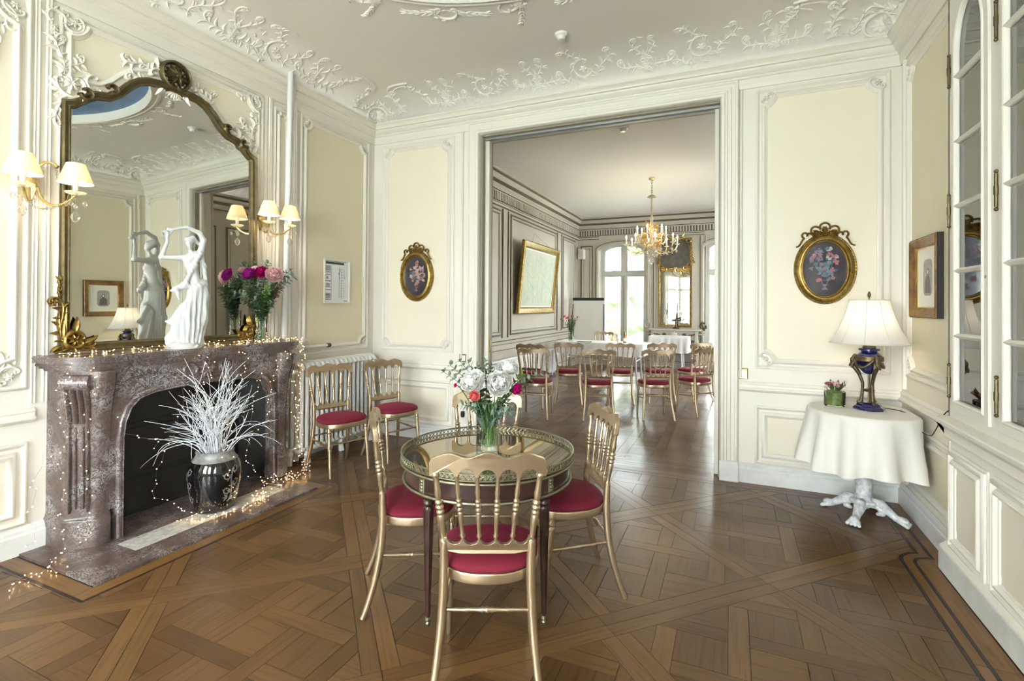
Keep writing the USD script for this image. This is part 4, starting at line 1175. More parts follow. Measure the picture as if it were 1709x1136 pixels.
rad = thing('radiator', 'white cast iron column radiator behind the two chairs beside the fireplace', 'radiator', (-3.615, 3.89, 0))
for k in range(17):
    y = -.50 + k * .0615
    ms = []
    for x in (-.055, 0, .055):
        ms.append(tube([(x, y, .14), (x, y, .86)], .0165, 8, flat=1.25))
    ms += [tube([(-.075, y, .14), (-.05, y, .115), (0, y, .108), (.05, y, .115), (.075, y, .14)], .023, 8), tube([(-.075, y, .855), (-.05, y, .893), (0, y, .905), (.05, y, .893), (.075, y, .855)], .024, 8)]
    if k in (1, 8, 15):
        ms += [tube([(-.06, y, .11), (-.075, y, .0)], [.02, .028], 8), tube([(.06, y, .11), (.075, y, .0)], [.02, .028], 8)]
    obj('column', cat(ms), 'radiator_white', rad)
obj('valve', cat([tube([(0, -.50, .83), (0, -.575, .83)], .022, 10), sphere((0, -.585, .84), .034, 2), tube([(0, -.585, .84), (.0, -.59, .90)], .018, 8), tube([(0, -.50, .14), (0, -.57, .14), (0, -.575, .0)], .02, 8), sphere((.0, -.572, .10), .03, 2)]), 'radiator_white', rad)
rp = thing('radiator_pipe', 'white pipe with a dark end plug above the radiator', 'pipe')
obj('pipe', tube([(-3.66, 3.28, 1.045), (-3.66, 3.80, 1.045)], .014, 10), 'white_metal', rp)
obj('pipe', tube([(-3.66, 3.285, .90), (-3.66, 3.285, 1.045)], .014, 10), 'white_metal', rp)
obj('end_plug', tube([(-3.66, 3.80, 1.045), (-3.66, 3.84, 1.045)], .02, 10), 'black_trim', rp, label='dark end plug')
obj('bracket', bx(-3.752, -3.66, 3.55, 3.57, 1.038, 1.052), 'white_metal', rp)

# switches and plug by the doorway
for nm, x, z, w, h, lb in (('light_switch', -2.57, .897, .085, .085, 'brass framed light switch on the panelling left of the doorway'), ('wall_socket', .086, .898, .085, .09, 'brass framed wall socket beside the right door casing')):
    t = thing(nm, lb, 'switch' if 'switch' in nm else 'socket', (x, YB - .004, z))
    WS = Plane((0, 0, 0), (1, 0, 0), (0, 0, 1), (0, -1, 0))
    obj('plate', WS(sweep(rect(-w / 2, w / 2, -h / 2, h / 2), [(0, 0), (0, .006), (.006, .01), (.014, .008), (.014, 0)])), 'dull_brass' if x < -1 else 'brass', t)
    obj('rocker', WS(cat([bx(-w / 2 + .013, w / 2 - .013, -h / 2 + .013, h / 2 - .013, 0, .007), bx(-.012, .012, -.018, .018, .0, .011)])), 'white_plastic', t)
pl = thing('power_plug', 'dark plug in the socket low on the wall behind the table', 'plug', (-2.547, YB - .022, .32))
obj('socket_plate', bev(-.04, .04, -.006, .006, -.04, .04, .003), 'white_plastic', pl, label='white socket plate')
obj('plug_body', lathe([(0, -.03), (.018, -.028), (.022, 0), (.02, .03), (0, .033)], 12, c=(.0, -.024, 0)), 'cable', pl)

# ---------------------------------------------------------------- gilt ballroom chairs
def at(u, v, ref, dn=0.0):
    """The room point behind a place in the photograph at the depth of a reference point."""
    d = ROT.T @ np.array([(u - 854.5) / FPX, (v - 568 - DY) / FPX, 1.0])
    z = (np.array(ref, float) - CAM) @ ROT[2] + dn
    return CAM + d * z


def turned(p0, p1, spec, n=10):
    """A turned spindle between two points; spec: (fraction, radius)."""
    p0, p1 = np.array(p0, float), np.array(p1, float)
    t = np.array([s[0] for s in spec])[:, None]
    return tube(p0 + (p1 - p0) * t, [s[1] for s in spec], n)


BEADS = [(0, 1.0), (.03, 1.25), (.06, .8), (.16, .85), (.30, 1.1), (.38, 1.2), (.40, .8), (.42, 1.25), (.45, 1.25), (.47, .85), (.49, 1.3), (.52, 1.3), (.54, .85), (.56, 1.25), (.59, 1.25), (.61, .8), (.70, 1.15), (.80, .9), (.92, .8), (.95, 1.2), (.98, 1.1), (1, .9)]


def make_chair(label, group):
    c = thing('ballroom_chair', label, 'chair', (0, 0, 0), 0, group)
    bend = lambda m: (m[0] + np.c_[np.zeros(len(m[0])), .45 * m[0][:, 0] ** 2, np.zeros(len(m[0]))], m[1])
    # seat ring and cushion: rounded horseshoe, a little wider in front
    def outline(k, n=40):
        a = np.linspace(0, 2 * PI, n + 1)[:-1]
        x = np.sign(np.cos(a)) * np.abs(np.cos(a)) ** .78 * (.203 + .02 * np.sin(a)) * k
        y = np.sign(np.sin(a)) * np.abs(np.sin(a)) ** .78 * .19 * k + .035
        return np.c_[x, y]
    o, i = outline(1.0), outline(.8)
    rings = [np.c_[outline(k), np.full(40, z)] for k, z in ((.95, .400), (.99, .404), (1.0, .412), (1.0, .436), (.985, .442), (.93, .442))]
    obj('seat_frame', loft(rings), 'gold_paint', c, smooth=40)
    rings = [np.c_[outline(k), np.full(40, z)] for k, z in ((.93, .440), (.985, .447), (.99, .456), (.96, .468), (.88, .479), (.7, .488), (.4, .492))]
    obj('cushion', loft(rings), 'velvet', c, smooth=60, label='crimson velvet seat cushion')
    for s in (-1, 1):
        path = bez((s * .200, -.215, 0), (s * .178, -.15, .16), (s * .160, -.118, .32), (s * .165, -.132, .56), n=16)
        obj('leg', tube(path, np.interp(path[:, 2], [0, .2, .42, .56], [.0135, .0165, .0185, .0165]), 10), 'gold_paint', c, smooth=60)
        obj('back_post', turned((s * .165, -.132, .555), (s * .196, -.166, .828), [(a, r * .0125) for a, r in BEADS]), 'gold_paint', c, smooth=50)
        obj('leg', turned((s * .172, .150, .405), (s * .180, .195, 0), [(0, .017), (.05, .017), (.06, .020), (.085, .020), (.095, .015), (.12, .019), (.145, .019), (.155, .015), (.35, .0175), (.40, .0185), (.41, .015), (.43, .018), (.45, .015), (.8, .0125), (1, .0105)]), 'gold_paint', c, smooth=50)
    # top rail: wavy crest, five arches below
    xs = np.linspace(-.218, .218, 61)
    crest = .884 + .021 * np.cos(xs / .218 * 1.5 * PI * 1.0) ** 2 * (1 - .25 * np.abs(xs / .218)) + .006 * np.cos(xs / .218 * PI / 2)
    end = np.clip((.218 - np.abs(xs)) / .02, 0, 1)
    crest = crest - .018 * (1 - np.sqrt(1 - (1 - end) ** 2))
    tp = [(x, z) for x, z in zip(xs, crest)]
    cx = np.array([-.156, -.078, 0, .078, .156])
    rail = Polygon([(-.218, .815)] + tp + [(.218, .815)])
    for q in cx:
        rail = rail.difference(Point(q, .815).buffer(.031, quad_segs=8)).difference(sbox(q - .031, .78, q + .031, .816))
    RP = Plane((0, -.178, 0), (1, 0, 0), (0, -.10, .995), (0, -.995, -.10))
    def up(m, y):
        v, f = m
        P = np.c_[v[:, 0], np.full(len(v), y) - (v[:, 1] - .85) * .15 - v[:, 2], v[:, 1]]
        return bend((P, f[:, ::-1]))
    obj('top_rail', up(extrude(rail, -.011, .011), -.184), 'gold_paint', c, smooth=30)
    low = sbox(-.17, .515, .17, .59)
    lowp = Polygon([(-.166, .525), (-.10, .515), (.10, .515), (.166, .525), (.166, .576), (.150, .582), (-.150, .582), (-.166, .576)])
    for q in np.array([-.125, -.0625, 0, .0625, .125]):
        lowp = lowp.difference(Point(q, .580).buffer(.0285, quad_segs=8))
    obj('lower_rail', up(extrude(lowp, -.010, .010), -.188), 'gold_paint', c, smooth=30)
    for k in range(4):
        xb, xt = (-.094, -.031, .031, .094)[k], (-.117, -.039, .039, .117)[k]
        obj('spindle', turned((xb, -.146 + .45 * xb * xb, .578), (xt, -.182 + .45 * xt * xt, .828), [(a, r * .0092) for a, r in BEADS], 8), 'gold_paint', c, smooth=50)
    ST = [(0, .0065), (.25, .0075), (.27, .010), (.30, .0075), (.42, .0085), (.44, .012), (.47, .009), (.49, .0125), (.51, .0125), (.53, .009), (.56, .012), (.58, .0085), (.70, .0075), (.73, .010), (.75, .0075), (1, .0065)]
    obj('stretcher', turned((-.168, -.133, .30), (.168, -.133, .30), ST, 8), 'gold_paint', c, smooth=50)
    obj('stretcher', turned((-.174, .163, .27), (.174, .163, .27), ST, 8), 'gold_paint', c, smooth=50)
    for s in (-1, 1):
        obj('stretcher', turned((s * .170, -.14, .27), (s * .175, .160, .25), ST, 8), 'gold_paint', c, smooth=50)
    return c


CHAIRS = []


def chair_at(rear, face, label, group):
    """rear: middle of the rear feet on the floor; face: direction the sitter looks."""
    f = np.array(face, float); f /= np.linalg.norm(f)
    loc = np.array(rear, float) + f * .215
    rz = math.atan2(f[1], f[0]) - PI / 2
    if not CHAIRS:
        CHAIRS.append(make_chair(label, group))
        move(CHAIRS[0], (*loc, .0005), rz)
    else:
        CHAIRS.append(dup(CHAIRS[0], (*loc, .0005), rz, label, group))


g1, g2, g3 = 'gilt chairs round the table', 'gilt chairs against the radiator', 'rows of gilt chairs in the room beyond'
chair_at((-.808, 1.631), (-.41, .912), 'nearest gilt chair, its back to the viewer, pushed up to the round table', g1)
chair_at((-.587, 2.684), (-.84, -.54), 'gilt chair on the right side of the round table', g1)
chair_at((-1.672, 2.009), (.80, .60), 'gilt chair on the left of the round table, seen edge-on', g1)
chair_at((-1.42, 2.86), (.40, -.92), 'gilt chair behind the round table and its glass vase', g1)
chair_at((-3.375, 3.507), (.95, -.31), 'gilt chair in front of the radiator, next to the fireplace', g2)
chair_at((-3.20, 4.04), (.95, -.31), 'gilt chair in front of the radiator, nearer the room corner', g2)
for (r, f, lb) in (((-2.33, 5.98), (-.14, .99), 'gilt chair at the left end of the back row, behind the white peonies'), ((-2.63, 6.62), (-.05, 1), 'gilt chair at the left end of the front row, mostly hidden by another'),
                   ((-2.19, 7.08), (-.28, .96), 'gilt chair second from the left in the front row, by the white panel radiator'), ((-1.52, 6.22), (-.30, .95), 'second gilt chair from the left in the back row'),
                   ((-1.50, 7.42), (-.20, .98), 'middle gilt chair of the front row, facing the long white table'), ((-.833, 6.57), (-.39, .92), 'gilt chair with pinkish sheen on its seat in the back row'),
                   ((-.93, 7.72), (-.35, .94), 'gilt chair hidden behind the pinkish-seated one, before the small white table'), ((-.265, 7.12), (-.75, .66), 'gilt chair turned sideways at the right door jamb'),
                   ((-.38, 8.20), (-.75, .66), 'gilt chair turned sideways behind the one at the right jamb'), ((-2.52, 10.75), (.0, -1), 'gilt chair behind the long white table, facing the room')):
    chair_at(r, f, lb, g3)

# ---------------------------------------------------------------- round gueridon table
TC, TR = np.array([-1.13, 2.285]), .43
tb = thing('gueridon_table', 'round mirror-topped table with pierced brass gallery and fluted dark legs', 'table', (*TC, 0))
obj('table_top', lathe([(0, .694), (TR - .012, .694), (TR - .010, .708), (0, .7085)], 64), 'table_glass', tb, label='reflective bronze-tinted top')
obj('apron', lathe([(TR - .035, .60), (TR - .02, .603), (TR - .018, .612), (TR - .024, .618), (TR - .024, .675), (TR - .006, .684), (TR - .002, .696), (TR - .012, .700), (TR - .06, .693), (TR - .06, .60), (TR - .035, .60)], 72, caps=False), 'mahogany', tb)
for z, r in ((.604, .007), (.690, .0065)):
    a = np.linspace(0, 2 * PI, 73)[:-1]
    obj('brass_band', tube(np.c_[(TR - .012 if z < .65 else TR) * np.cos(a), (TR - .012 if z < .65 else TR) * np.sin(a), np.full(72, z)], r, 6, closed=True), 'dull_brass', tb)
gal = []
a = np.linspace(0, 2 * PI, 97)[:-1]
gal += [tube(np.c_[TR * np.cos(a), TR * np.sin(a), np.full(96, z)], r, 5, closed=True) for z, r in ((.706, .004), (.733, .004))]
n = 110
for k in range(n):
    q = 2 * PI * k / n
    for e in (1, -1):
        aa = np.array([q, q + e * 2 * PI / n])
        gal.append(tube(np.c_[TR * np.cos(aa), TR * np.sin(aa), [.706, .733]], .0026, 3, caps=False))
obj('gallery', cat(gal), 'dull_brass', tb, smooth=60, label='pierced greenish brass gallery rim', kind='stuff')
for k in range(4):
    q = math.radians(-109.5 + 90 * k)
    x, y = .372 * math.cos(q), .372 * math.sin(q)
    fl = lambda a, z: 1 + .07 * np.cos(8 * a) * (1 if .08 < z < .52 else 0)
    obj('leg', lathe([(.006, .035), (.012, .05), (.013, .07), (.0125, .085), (.0155, .2), (.019, .35), (.0225, .51), (.024, .53), (.018, .54), (.027, .552), (.027, .562), (.020, .572), (.024, .585), (.026, .60)], 32, c=(x, y, 0), ripple=fl), 'mahogany', tb)
    obj('leg_block', xf(bev(-.026, .026, -.022, .024, .595, .69, .005), (x * 1.03, y * 1.03, 0), q - PI / 2), 'mahogany', tb)
    obj('corner_mount', xf(cat([bev(-.017, .017, .022, .030, .605, .680, .003)] + [sphere((0, .03, .62 + .014 * j), .008 + .002 * (j % 2), 1, (1.2, .6, .8)) for j in range(5)]), (x * 1.03, y * 1.03, 0), q - PI / 2), 'dull_brass', tb, label='green-gold bronze mount')
    obj('foot_cap', lathe([(0, 0), (.008, .002), (.011, .012), (.008, .02), (.013, .028), (.011, .04), (.0, .042)], 14, c=(x, y, 0)), 'dull_brass', tb)

# ---------------------------------------------------------------- flowers
def petal(az, pol, L, w, curl, r0=.1):
    """One cupped petal: from the heart outwards at polar angle pol, curling back in at its tip."""
    rows = []
    ph = az * 7.3 + pol * 11
    for j, t in enumerate((0, .25, .5, .78, 1.0)):
        th = pol - curl * t * t
        rad = L * (r0 + (1 - r0) * t)
        for s in (-1, -.5, 0, .5, 1):
            ww = w * (.25 + .75 * math.sin(min(1, t * 1.15 + .12) * PI * .62)) * (.8 if t == 1.0 else 1)
            rr = rad * (1 - .10 * s * s + .05 * t * t * math.sin(ph + 6 * s)) * (.96 if (t == 1.0 and s == 0) else 1)
            tt = th + .10 * t * t * math.sin(ph * 1.7 + 4.5 * s)
            x = rr * math.sin(tt); z = rr * math.cos(tt) + s * s * ww * .25; y = s * ww
            rows.append((x * math.cos(az) - y * math.sin(az), x * math.sin(az) + y * math.cos(az), z))
    V = np.array(rows)
    F = []
    for j in range(4):
        for s in range(4):
            a = j * 5 + s
            F += [(a, a + 5, a + 6), (a, a + 6, a + 1)]
    return V, np.array(F)


def bloom(r, seed, layers=((1.55, 10, .52), (1.3, 12, .48), (1.05, 12, .44), (.8, 11, .38), (.55, 10, .32), (.32, 7, .28), (.10, 4, .22))):
    rg = random.Random(seed)
    ms = []
    for pol, n, w in layers:
        for k in range(n):
            ms.append(petal(2 * PI * (k + rg.random() * .5) / n, pol + rg.uniform(-.12, .12), r * rg.uniform(.86, 1.05), r * w * rg.uniform(.85, 1.1), rg.uniform(.25, .6)))
    return cat(ms)


def orient(mesh, direction, loc):
    d = np.array(direction, float); d /= np.linalg.norm(d)
    M4 = trimesh.geometry.align_vectors([0, 0, 1], d)
    return mesh[0] @ M4[:3, :3].T + np.array(loc), mesh[1]


def leafm(p, d, nrm, L, w):
    d = np.array(d, float); d /= np.linalg.norm(d)
    s = np.cross(d, nrm); s /= np.linalg.norm(s) + 1e-9
    u = np.cross(s, d)
    p = np.array(p, float)
    V = np.array([p, p + d * L * .35 + s * w * .5 + u * w * .12, p + d * L * .4, p + d * L * .35 - s * w * .5 + u * w * .12, p + d * L * .75 + s * w * .36 + u * w * .05, p + d * L * .78 - u * w * .05, p + d * L * .75 - s * w * .36 + u * w * .05, p + d * L - u * w * .2])
    return V, np.array([(0, 1, 2), (0, 2, 3), (1, 4, 5), (1, 5, 2), (2, 5, 6), (2, 6, 3), (4, 7, 5), (5, 7, 6)])


def flower(name, label, cat_, center, face, r, mat, root, group=None, seed=0, stem='stem', layers=None, leaves=2):
    t = thing(name, label, cat_, root, 0, group)
    c = np.array(center, float) - np.array(root, float)
    kw = {} if layers is None else {'layers': layers}
    obj('blossom', orient(bloom(r, seed, **kw), face, c), mat, t, smooth=60)
    d = np.array(face, float); d /= np.linalg.norm(d)
    p = bez(c, c - d * r * 1.2, (c[0] * .3, c[1] * .3, c[2] * .5), (c[0] * -.15, c[1] * -.15, .012), n=12)
    obj('stem', tube(p, .0028, 6), stem, t)
    rg = random.Random(seed)
    for k in range(leaves):
        q = p[3 + k]
        a = rg.uniform(0, 6.28)
        obj('leaf', leafm(q, (math.cos(a), math.sin(a), .4), (0, 0, 1), r * 1.2, r * .5), 'leaf_dark', t, smooth=60)
    return t


def sprigthing(name, label, root, tip, mat, n, L, w, group, seed=0, sag=0.0, cat_='greenery', round_=False):
    t = thing(name, label, cat_, root, 0, group)
    e = np.array(tip, float) - np.array(root, float)
    mid = np.array([e[0] * .25, e[1] * .25, e[2] * .75 + abs(sag)])
    p = bez((e[0] * -.1, e[1] * -.1, .012), mid * .6, mid, e, n=18)
    obj('stem', tube(p, np.linspace(.0026, .0012, 18), 5), 'stem', t)
    rg = random.Random(seed)
    ms = []
    for k in range(n):
        j = 7 + int(k / n * 10.99)
        q = p[min(j, 17)]
        d = p[min(j, 17)] - p[min(j, 17) - 1]; d /= np.linalg.norm(d)
        a = k * 2.4 + rg.uniform(-.3, .3)
        side = np.cross(d, [math.cos(a), math.sin(a), .3]); side /= np.linalg.norm(side)
        ms.append(leafm(q, side + d * .5 + np.array([rg.uniform(-.2, .2) for _ in range(3)]), (rg.uniform(-.4, .4), rg.uniform(-.4, .4), 1), L * rg.uniform(.7, 1.2), w * rg.uniform(.8, 1.2)))
    obj('leaves', cat(ms), mat, t, smooth=False, kind='stuff')
    return t


# glass vase with peonies on the round table
VR = np.array([-1.105, 2.235, .7095])
vs = thing('glass_vase', 'tall square glass vase of cut stems on the round mirror-topped table', 'vase', VR, math.radians(8))
hw, H_ = .046, .262
def sq(k, z, c=.006):
    k2 = k - c
    return np.array([(k, -k2, z), (k, k2, z), (k2, k, z), (-k2, k, z), (-k, k2, z), (-k, -k2, z), (-k2, -k, z), (k2, -k, z)])
obj('vase_wall', loft([sq(hw, .003), sq(hw, H_)], False), 'vase_glass', vs, smooth=False)
obj('vase_base', loft([sq(hw - .001, 0.0005), sq(hw - .001, .022)]), 'vase_glass', vs, smooth=False)
obj('rim', tube([tuple(p) for p in sq(hw, H_)], .0022, 5, closed=True), 'crystal', vs)
VB = VR + [0, 0, .030]
W_ = 'peonies in the square vase on the round table'
fc = lambda u, v, dn=0: at(u, v, VR, dn)
vd = np.array([.42, -.90, .0])
for nm, lb, (u, v, dn), face, r, m, sd, ly in (
        ('peony', 'large white peony at the left of the vase on the round table', (792, 640, .0), vd * .8 + [-.3, -.1, .5], .070, 'petal_white', 1, None),
        ('peony', 'large white peony at the right front of the vase on the round table', (832, 641, -.05), vd + [.2, 0, .35], .072, 'petal_white', 2, None),
        ('peony', 'pale blush peony at the back right of the vase on the round table', (846, 619, .06), vd * .5 + [.3, .2, .9], .058, 'petal_white', 3, None),
        ('rose', 'coral pink rose in front of the two white peonies', (793, 660, -.07), vd + [-.1, 0, .1], .032, 'petal_coral', 4, ((1.2, 6, .6), (.8, 6, .55), (.45, 5, .45), (.2, 3, .3))),
        ('peony', 'deep fuchsia peony bud hanging at the right of the vase', (858, 647, -.02), vd * .7 + [.7, .2, -.1], .036, 'petal_fuchsia', 5, ((1.1, 6, .7), (.7, 6, .6), (.35, 5, .45))),
        ('peony', 'small fuchsia bud at the left edge of the table bouquet', (763, 643, .0), vd * .4 + [-.9, -.2, .1], .016, 'petal_fuchsia', 6, ((.9, 5, .6), (.4, 4, .5)))):
    flower(nm, lb, 'flower', fc(u, v, dn), face, r, m, VB, W_, sd, layers=ly, leaves=3)
tips = [(741, 621, .02, 'leaf_grey'), (752, 610, .05, 'leaf_grey'), (768, 603, .03, 'leaf_grey'), (782, 606, .08, 'leaf_grey'), (797, 612, .10, 'leaf_grey'), (808, 605, .12, 'leaf_grey'), (820, 610, .10, 'leaf_dark'), (872, 628, .04, 'leaf_fresh'), (884, 634, .02, 'leaf_grey'), (904, 622, .06, 'leaf_grey'), (774, 676, -.03, 'leaf_grey'), (858, 686, -.03, 'leaf_grey'), (846, 672, .05, 'leaf_dark'), (790, 672, .0, 'leaf_dark')]
for k, (u, v, dn, m) in enumerate(tips):
    pos = 'low at the left' if v > 650 and u < 800 else 'low at the right' if v > 650 else 'at the left' if u < 790 else 'at the back' if u < 830 else 'reaching out to the right'
    sprigthing('eucalyptus_sprig', 'grey-green eucalyptus sprig %s of the table bouquet' % pos, VB, fc(u, v, dn), m, 48, .032 if m != 'leaf_fresh' else .038, .016, 'eucalyptus %s of the table bouquet' % pos, 20 + k, .05 if v > 650 else .0)
rg = random.Random(77)
for k in range(12):
    a = rg.uniform(0, 6.28)
    q = VB + [.03 * math.cos(a), .03 * math.sin(a), .015]
    t = thing('cut_stem', 'green stem with leaves standing in the square vase', 'stem', q, 0, 'stems inside the square vase')
    e = (rg.uniform(-.03, .03) - q[0] + VB[0], rg.uniform(-.03, .03) - q[1] + VB[1], .22)
    p = bez((0, 0, 0), (.01, .005, .1), e, n=8)
    obj('stem', tube(p, .003, 6), 'stem' if k % 2 else 'leaf_fresh', t)
    for j in range(3):
        b = rg.uniform(0, 6.28)
        obj('leaf', leafm(p[3 + j] * [.8, .8, 1], (.5 * math.cos(b), .5 * math.sin(b), .9), (math.sin(b), -math.cos(b), .3), .07, .022), 'leaf_dark' if j % 2 else 'leaf_grey', t, smooth=60)

# glass vase with bouquet on the mantel
MR = np.array([-3.525, 2.925, ZM + .001])
mv = thing('mantel_vase', 'flared clear glass vase of stems at the right end of the mantel', 'vase', MR)
obj('vase_wall', lathe([(0, 0), (.062, .0), (.064, .01), (.050, .06), (.046, .14), (.054, .24), (.057, .262)], 28, caps=False), 'vase_glass', mv)
obj('rim', tube([(.057 * math.cos(q), .057 * math.sin(q), .262) for q in np.linspace(0, 2 * PI, 29)[:-1]], .002, 5, closed=True), 'crystal', mv)
MB_ = MR + [0, 0, .022]
mc = lambda u, v, dn=0: at(u, v, MR, dn)
for nm, lb, (u, v, dn), face, r, m, sd, ly in (
        ('peony', 'magenta peony at the left of the mantel bouquet', (418, 459, -.04), vd + [-.2, 0, .5], .062, 'petal_magenta', 11, None), ('peony', 'dark fuchsia peony in the middle of the mantel bouquet', (437, 455, -.02), vd + [.1, 0, .4], .056, 'petal_fuchsia', 12, None),
        ('peony', 'large pale pink peony at the right of the mantel bouquet', (457, 461, -.02), vd + [.5, .3, .6], .078, 'petal_blush', 13, None), ('peony', 'pale blush peony behind the magenta one on the mantel', (428, 455, .06), (-.3, .0, 1), .058, 'petal_blush', 14, None)):
    flower(nm, lb, 'flower', mc(u, v, dn), face, r, m, MB_, 'peonies in the mantel vase', sd, layers=ly, leaves=3)
k = 0
for (u, v, dn, m) in [(395, 452, .05, 'leaf_dark'), (404, 470, .0, 'leaf_dark'), (400, 490, -.03, 'leaf_grey'), (410, 500, -.05, 'leaf_dark'), (425, 440, .08, 'leaf_grey'), (446, 440, .08, 'leaf_grey'), (470, 455, .08, 'leaf_grey'), (484, 452, .1, 'leaf_grey'), (488, 462, .08, 'leaf_grey'), (480, 472, .05, 'leaf_grey'), (468, 480, .03, 'leaf_autumn'),
                      (462, 490, .0, 'leaf_autumn'), (455, 505, -.03, 'leaf_dark'), (447, 480, -.06, 'leaf_fresh'), (448, 488, -.07, 'leaf_fresh'), (430, 478, -.08, 'leaf_grey'), (420, 480, -.07, 'leaf_dark'), (437, 490, -.07, 'leaf_dark'), (425, 500, -.06, 'leaf_grey'), (440, 508, -.05, 'leaf_dark'), (412, 485, -.05, 'leaf_dark'), (460, 475, -.04, 'leaf_dark'), (400, 462, .02, 'leaf_grey'), (415, 470, -.03, 'leaf_grey')]:
    nm = {'leaf_dark': 'dark green', 'leaf_grey': 'grey-green', 'leaf_fresh': 'fresh green', 'leaf_autumn': 'reddish'}[m]
    sprigthing('foliage_sprig', '%s leafy sprig in the mantel bouquet' % nm, MB_, mc(u, v, dn), m, 44, .046, .026, '%s sprigs of the mantel bouquet' % nm, 50 + k, .02)
    k += 1

# ---------------------------------------------------------------- white statue on the mantel
def bones(bs, extra=(), L=.006, iters=8):
    parts = []
    for p0, r0, p1, r1 in bs:
        a = m3.Manifold.sphere(r0, 16).translate([float(x) for x in p0]); b = m3.Manifold.sphere(r1, 16).translate([float(x) for x in p1])
        parts.append(m3.Manifold.batch_hull([a, b]))
    parts += list(extra)
    u = m3.Manifold.batch_boolean(parts, m3.OpType.Add).refine_to_length(L)
    me = u.to_mesh()
    tm = trimesh.Trimesh(np.array(me.vert_properties[:, :3], float), np.array(me.tri_verts), process=True)
    trimesh.smoothing.filter_taubin(tm, iterations=iters)
    return np.array(tm.vertices), np.array(tm.faces)


def Q(u, v, n=0.0):
    return (u - 312) * .0035, -n, (578 - v) * .0042


def bone(a, ra, b, rb):
    return Q(*a), ra, Q(*b), rb


BODY = [bone((335, 481), .050, (331, 463, .004), .037), bone((331, 463, .002), .036, (326, 442, .006), .043), bone((321, 430, .004), .034, (334, 424, .0), .033), bone((312, 428), .020, (341, 418), .021), bone((326, 424), .017, (323, 413, .008), .0155),
        bone((318, 440, .026), .020, (318, 441, .027), .019), bone((332, 439, .026), .020, (333, 440, .027), .019),
        bone((331, 484, .010), .047, (322, 523, .034), .034), bone((322, 523, .034), .033, (311, 563, .014), .020), bone((340, 486, -.006), .047, (343, 520, .0), .036), bone((343, 520, .0), .036, (334, 561, -.006), .026),
        bone((335, 488, -.014), .054, (340, 530, -.02), .050), bone((340, 530, -.02), .050, (333, 566, -.02), .050), bone((318, 518, .0), .034, (302, 560, -.006), .040), bone((302, 560, -.006), .038, (291, 568, -.006), .024), bone((312, 510, .012), .028, (294, 534, .01), .014), bone((294, 534, .01), .014, (284, 533, .012), .006), bone((304, 545, .004), .028, (287, 560, .0), .014),
        bone((345, 470, .0), .030, (350, 490, -.005), .030), bone((350, 490, -.005), .030, (345, 530, -.015), .030), bone((320, 505, .03), .028, (300, 545, .01), .022), bone((326, 515, .03), .036, (320, 566, .016), .040), bone((330, 540, .01), .05, (318, 566, .0), .05)]
CLOTH = [bone((341, 420, .022), .015, (327, 446, .036), .017), bone((327, 446, .036), .017, (316, 470, .040), .020), bone((315, 472, .036), .022, (301, 479, .028), .020), bone((301, 479, .028), .018, (291, 484, .022), .009), bone((302, 481, .028), .018, (306, 496, .026), .012), bone((312, 476, .036), .020, (340, 474, .034), .017), bone((340, 474, .034), .017, (350, 472, .01), .018), bone((342, 420, .0), .016, (347, 440, -.01), .018), bone((347, 440, -.01), .018, (352, 476, -.014), .018)]
LIMB = [bone((311, 428), .0185, (276, 429, .012), .0145), bone((276, 429, .012), .015, (286, 403, .03), .0105), bone((341, 417), .019, (346, 397, .0), .0175), bone((346, 397), .0165, (339, 385, .004), .015), bone((339, 385, .004), .015, (318, 377, .02), .0125), bone((318, 377, .02), .0125, (298, 382, .03), .0095),
        bone((322, 402, .010), .026, (322, 406, .018), .020), bone((322, 399, .0), .030, (326, 396, -.014), .028), bone((316, 396.5, .012), .011, (328, 393, .002), .013), bone((328, 393, .002), .013, (332, 399, -.014), .014), bone((334, 400, -.016), .015, (338, 404, -.018), .010), bone((322, 402, .036), .005, (322, 405.5, .040), .0062), bone((322, 411, .024), .0095, (322, 410, .026), .0095), bone((318.5, 408.4, .034), .003, (325.5, 408.4, .034), .003), bone((314, 400.5, .030), .004, (319, 400, .035), .004), bone((325, 400, .035), .004, (330, 400.5, .030), .004),
        bone((311, 565, .014), .015, (306, 569, .050), .010), bone((333, 564), .015, (330, 569, .040), .010)]


def pack(bs):
    return np.array([b[0] for b in bs]), np.array([b[2] for b in bs]), np.array([b[1] for b in bs]), np.array([b[3] for b in bs])


GR = [(pack(BODY), .0085), (pack(CLOTH), .006), (pack(LIMB), .0032)]
GR[2] = ((GR[2][0][0], GR[2][0][1], GR[2][0][2] * np.where(np.arange(len(LIMB)) < 6, 1.2, 1.04), GR[2][0][3] * np.where(np.arange(len(LIMB)) < 6, 1.2, 1.04)), GR[2][1])
PRE = [(A_, B_ - A_, ((B_ - A_) ** 2).sum(1) + 1e-9, r0_, r1_ - r0_, k_) for (A_, B_, r0_, r1_), k_ in GR]
MOUTH = np.array(Q(322, 466))


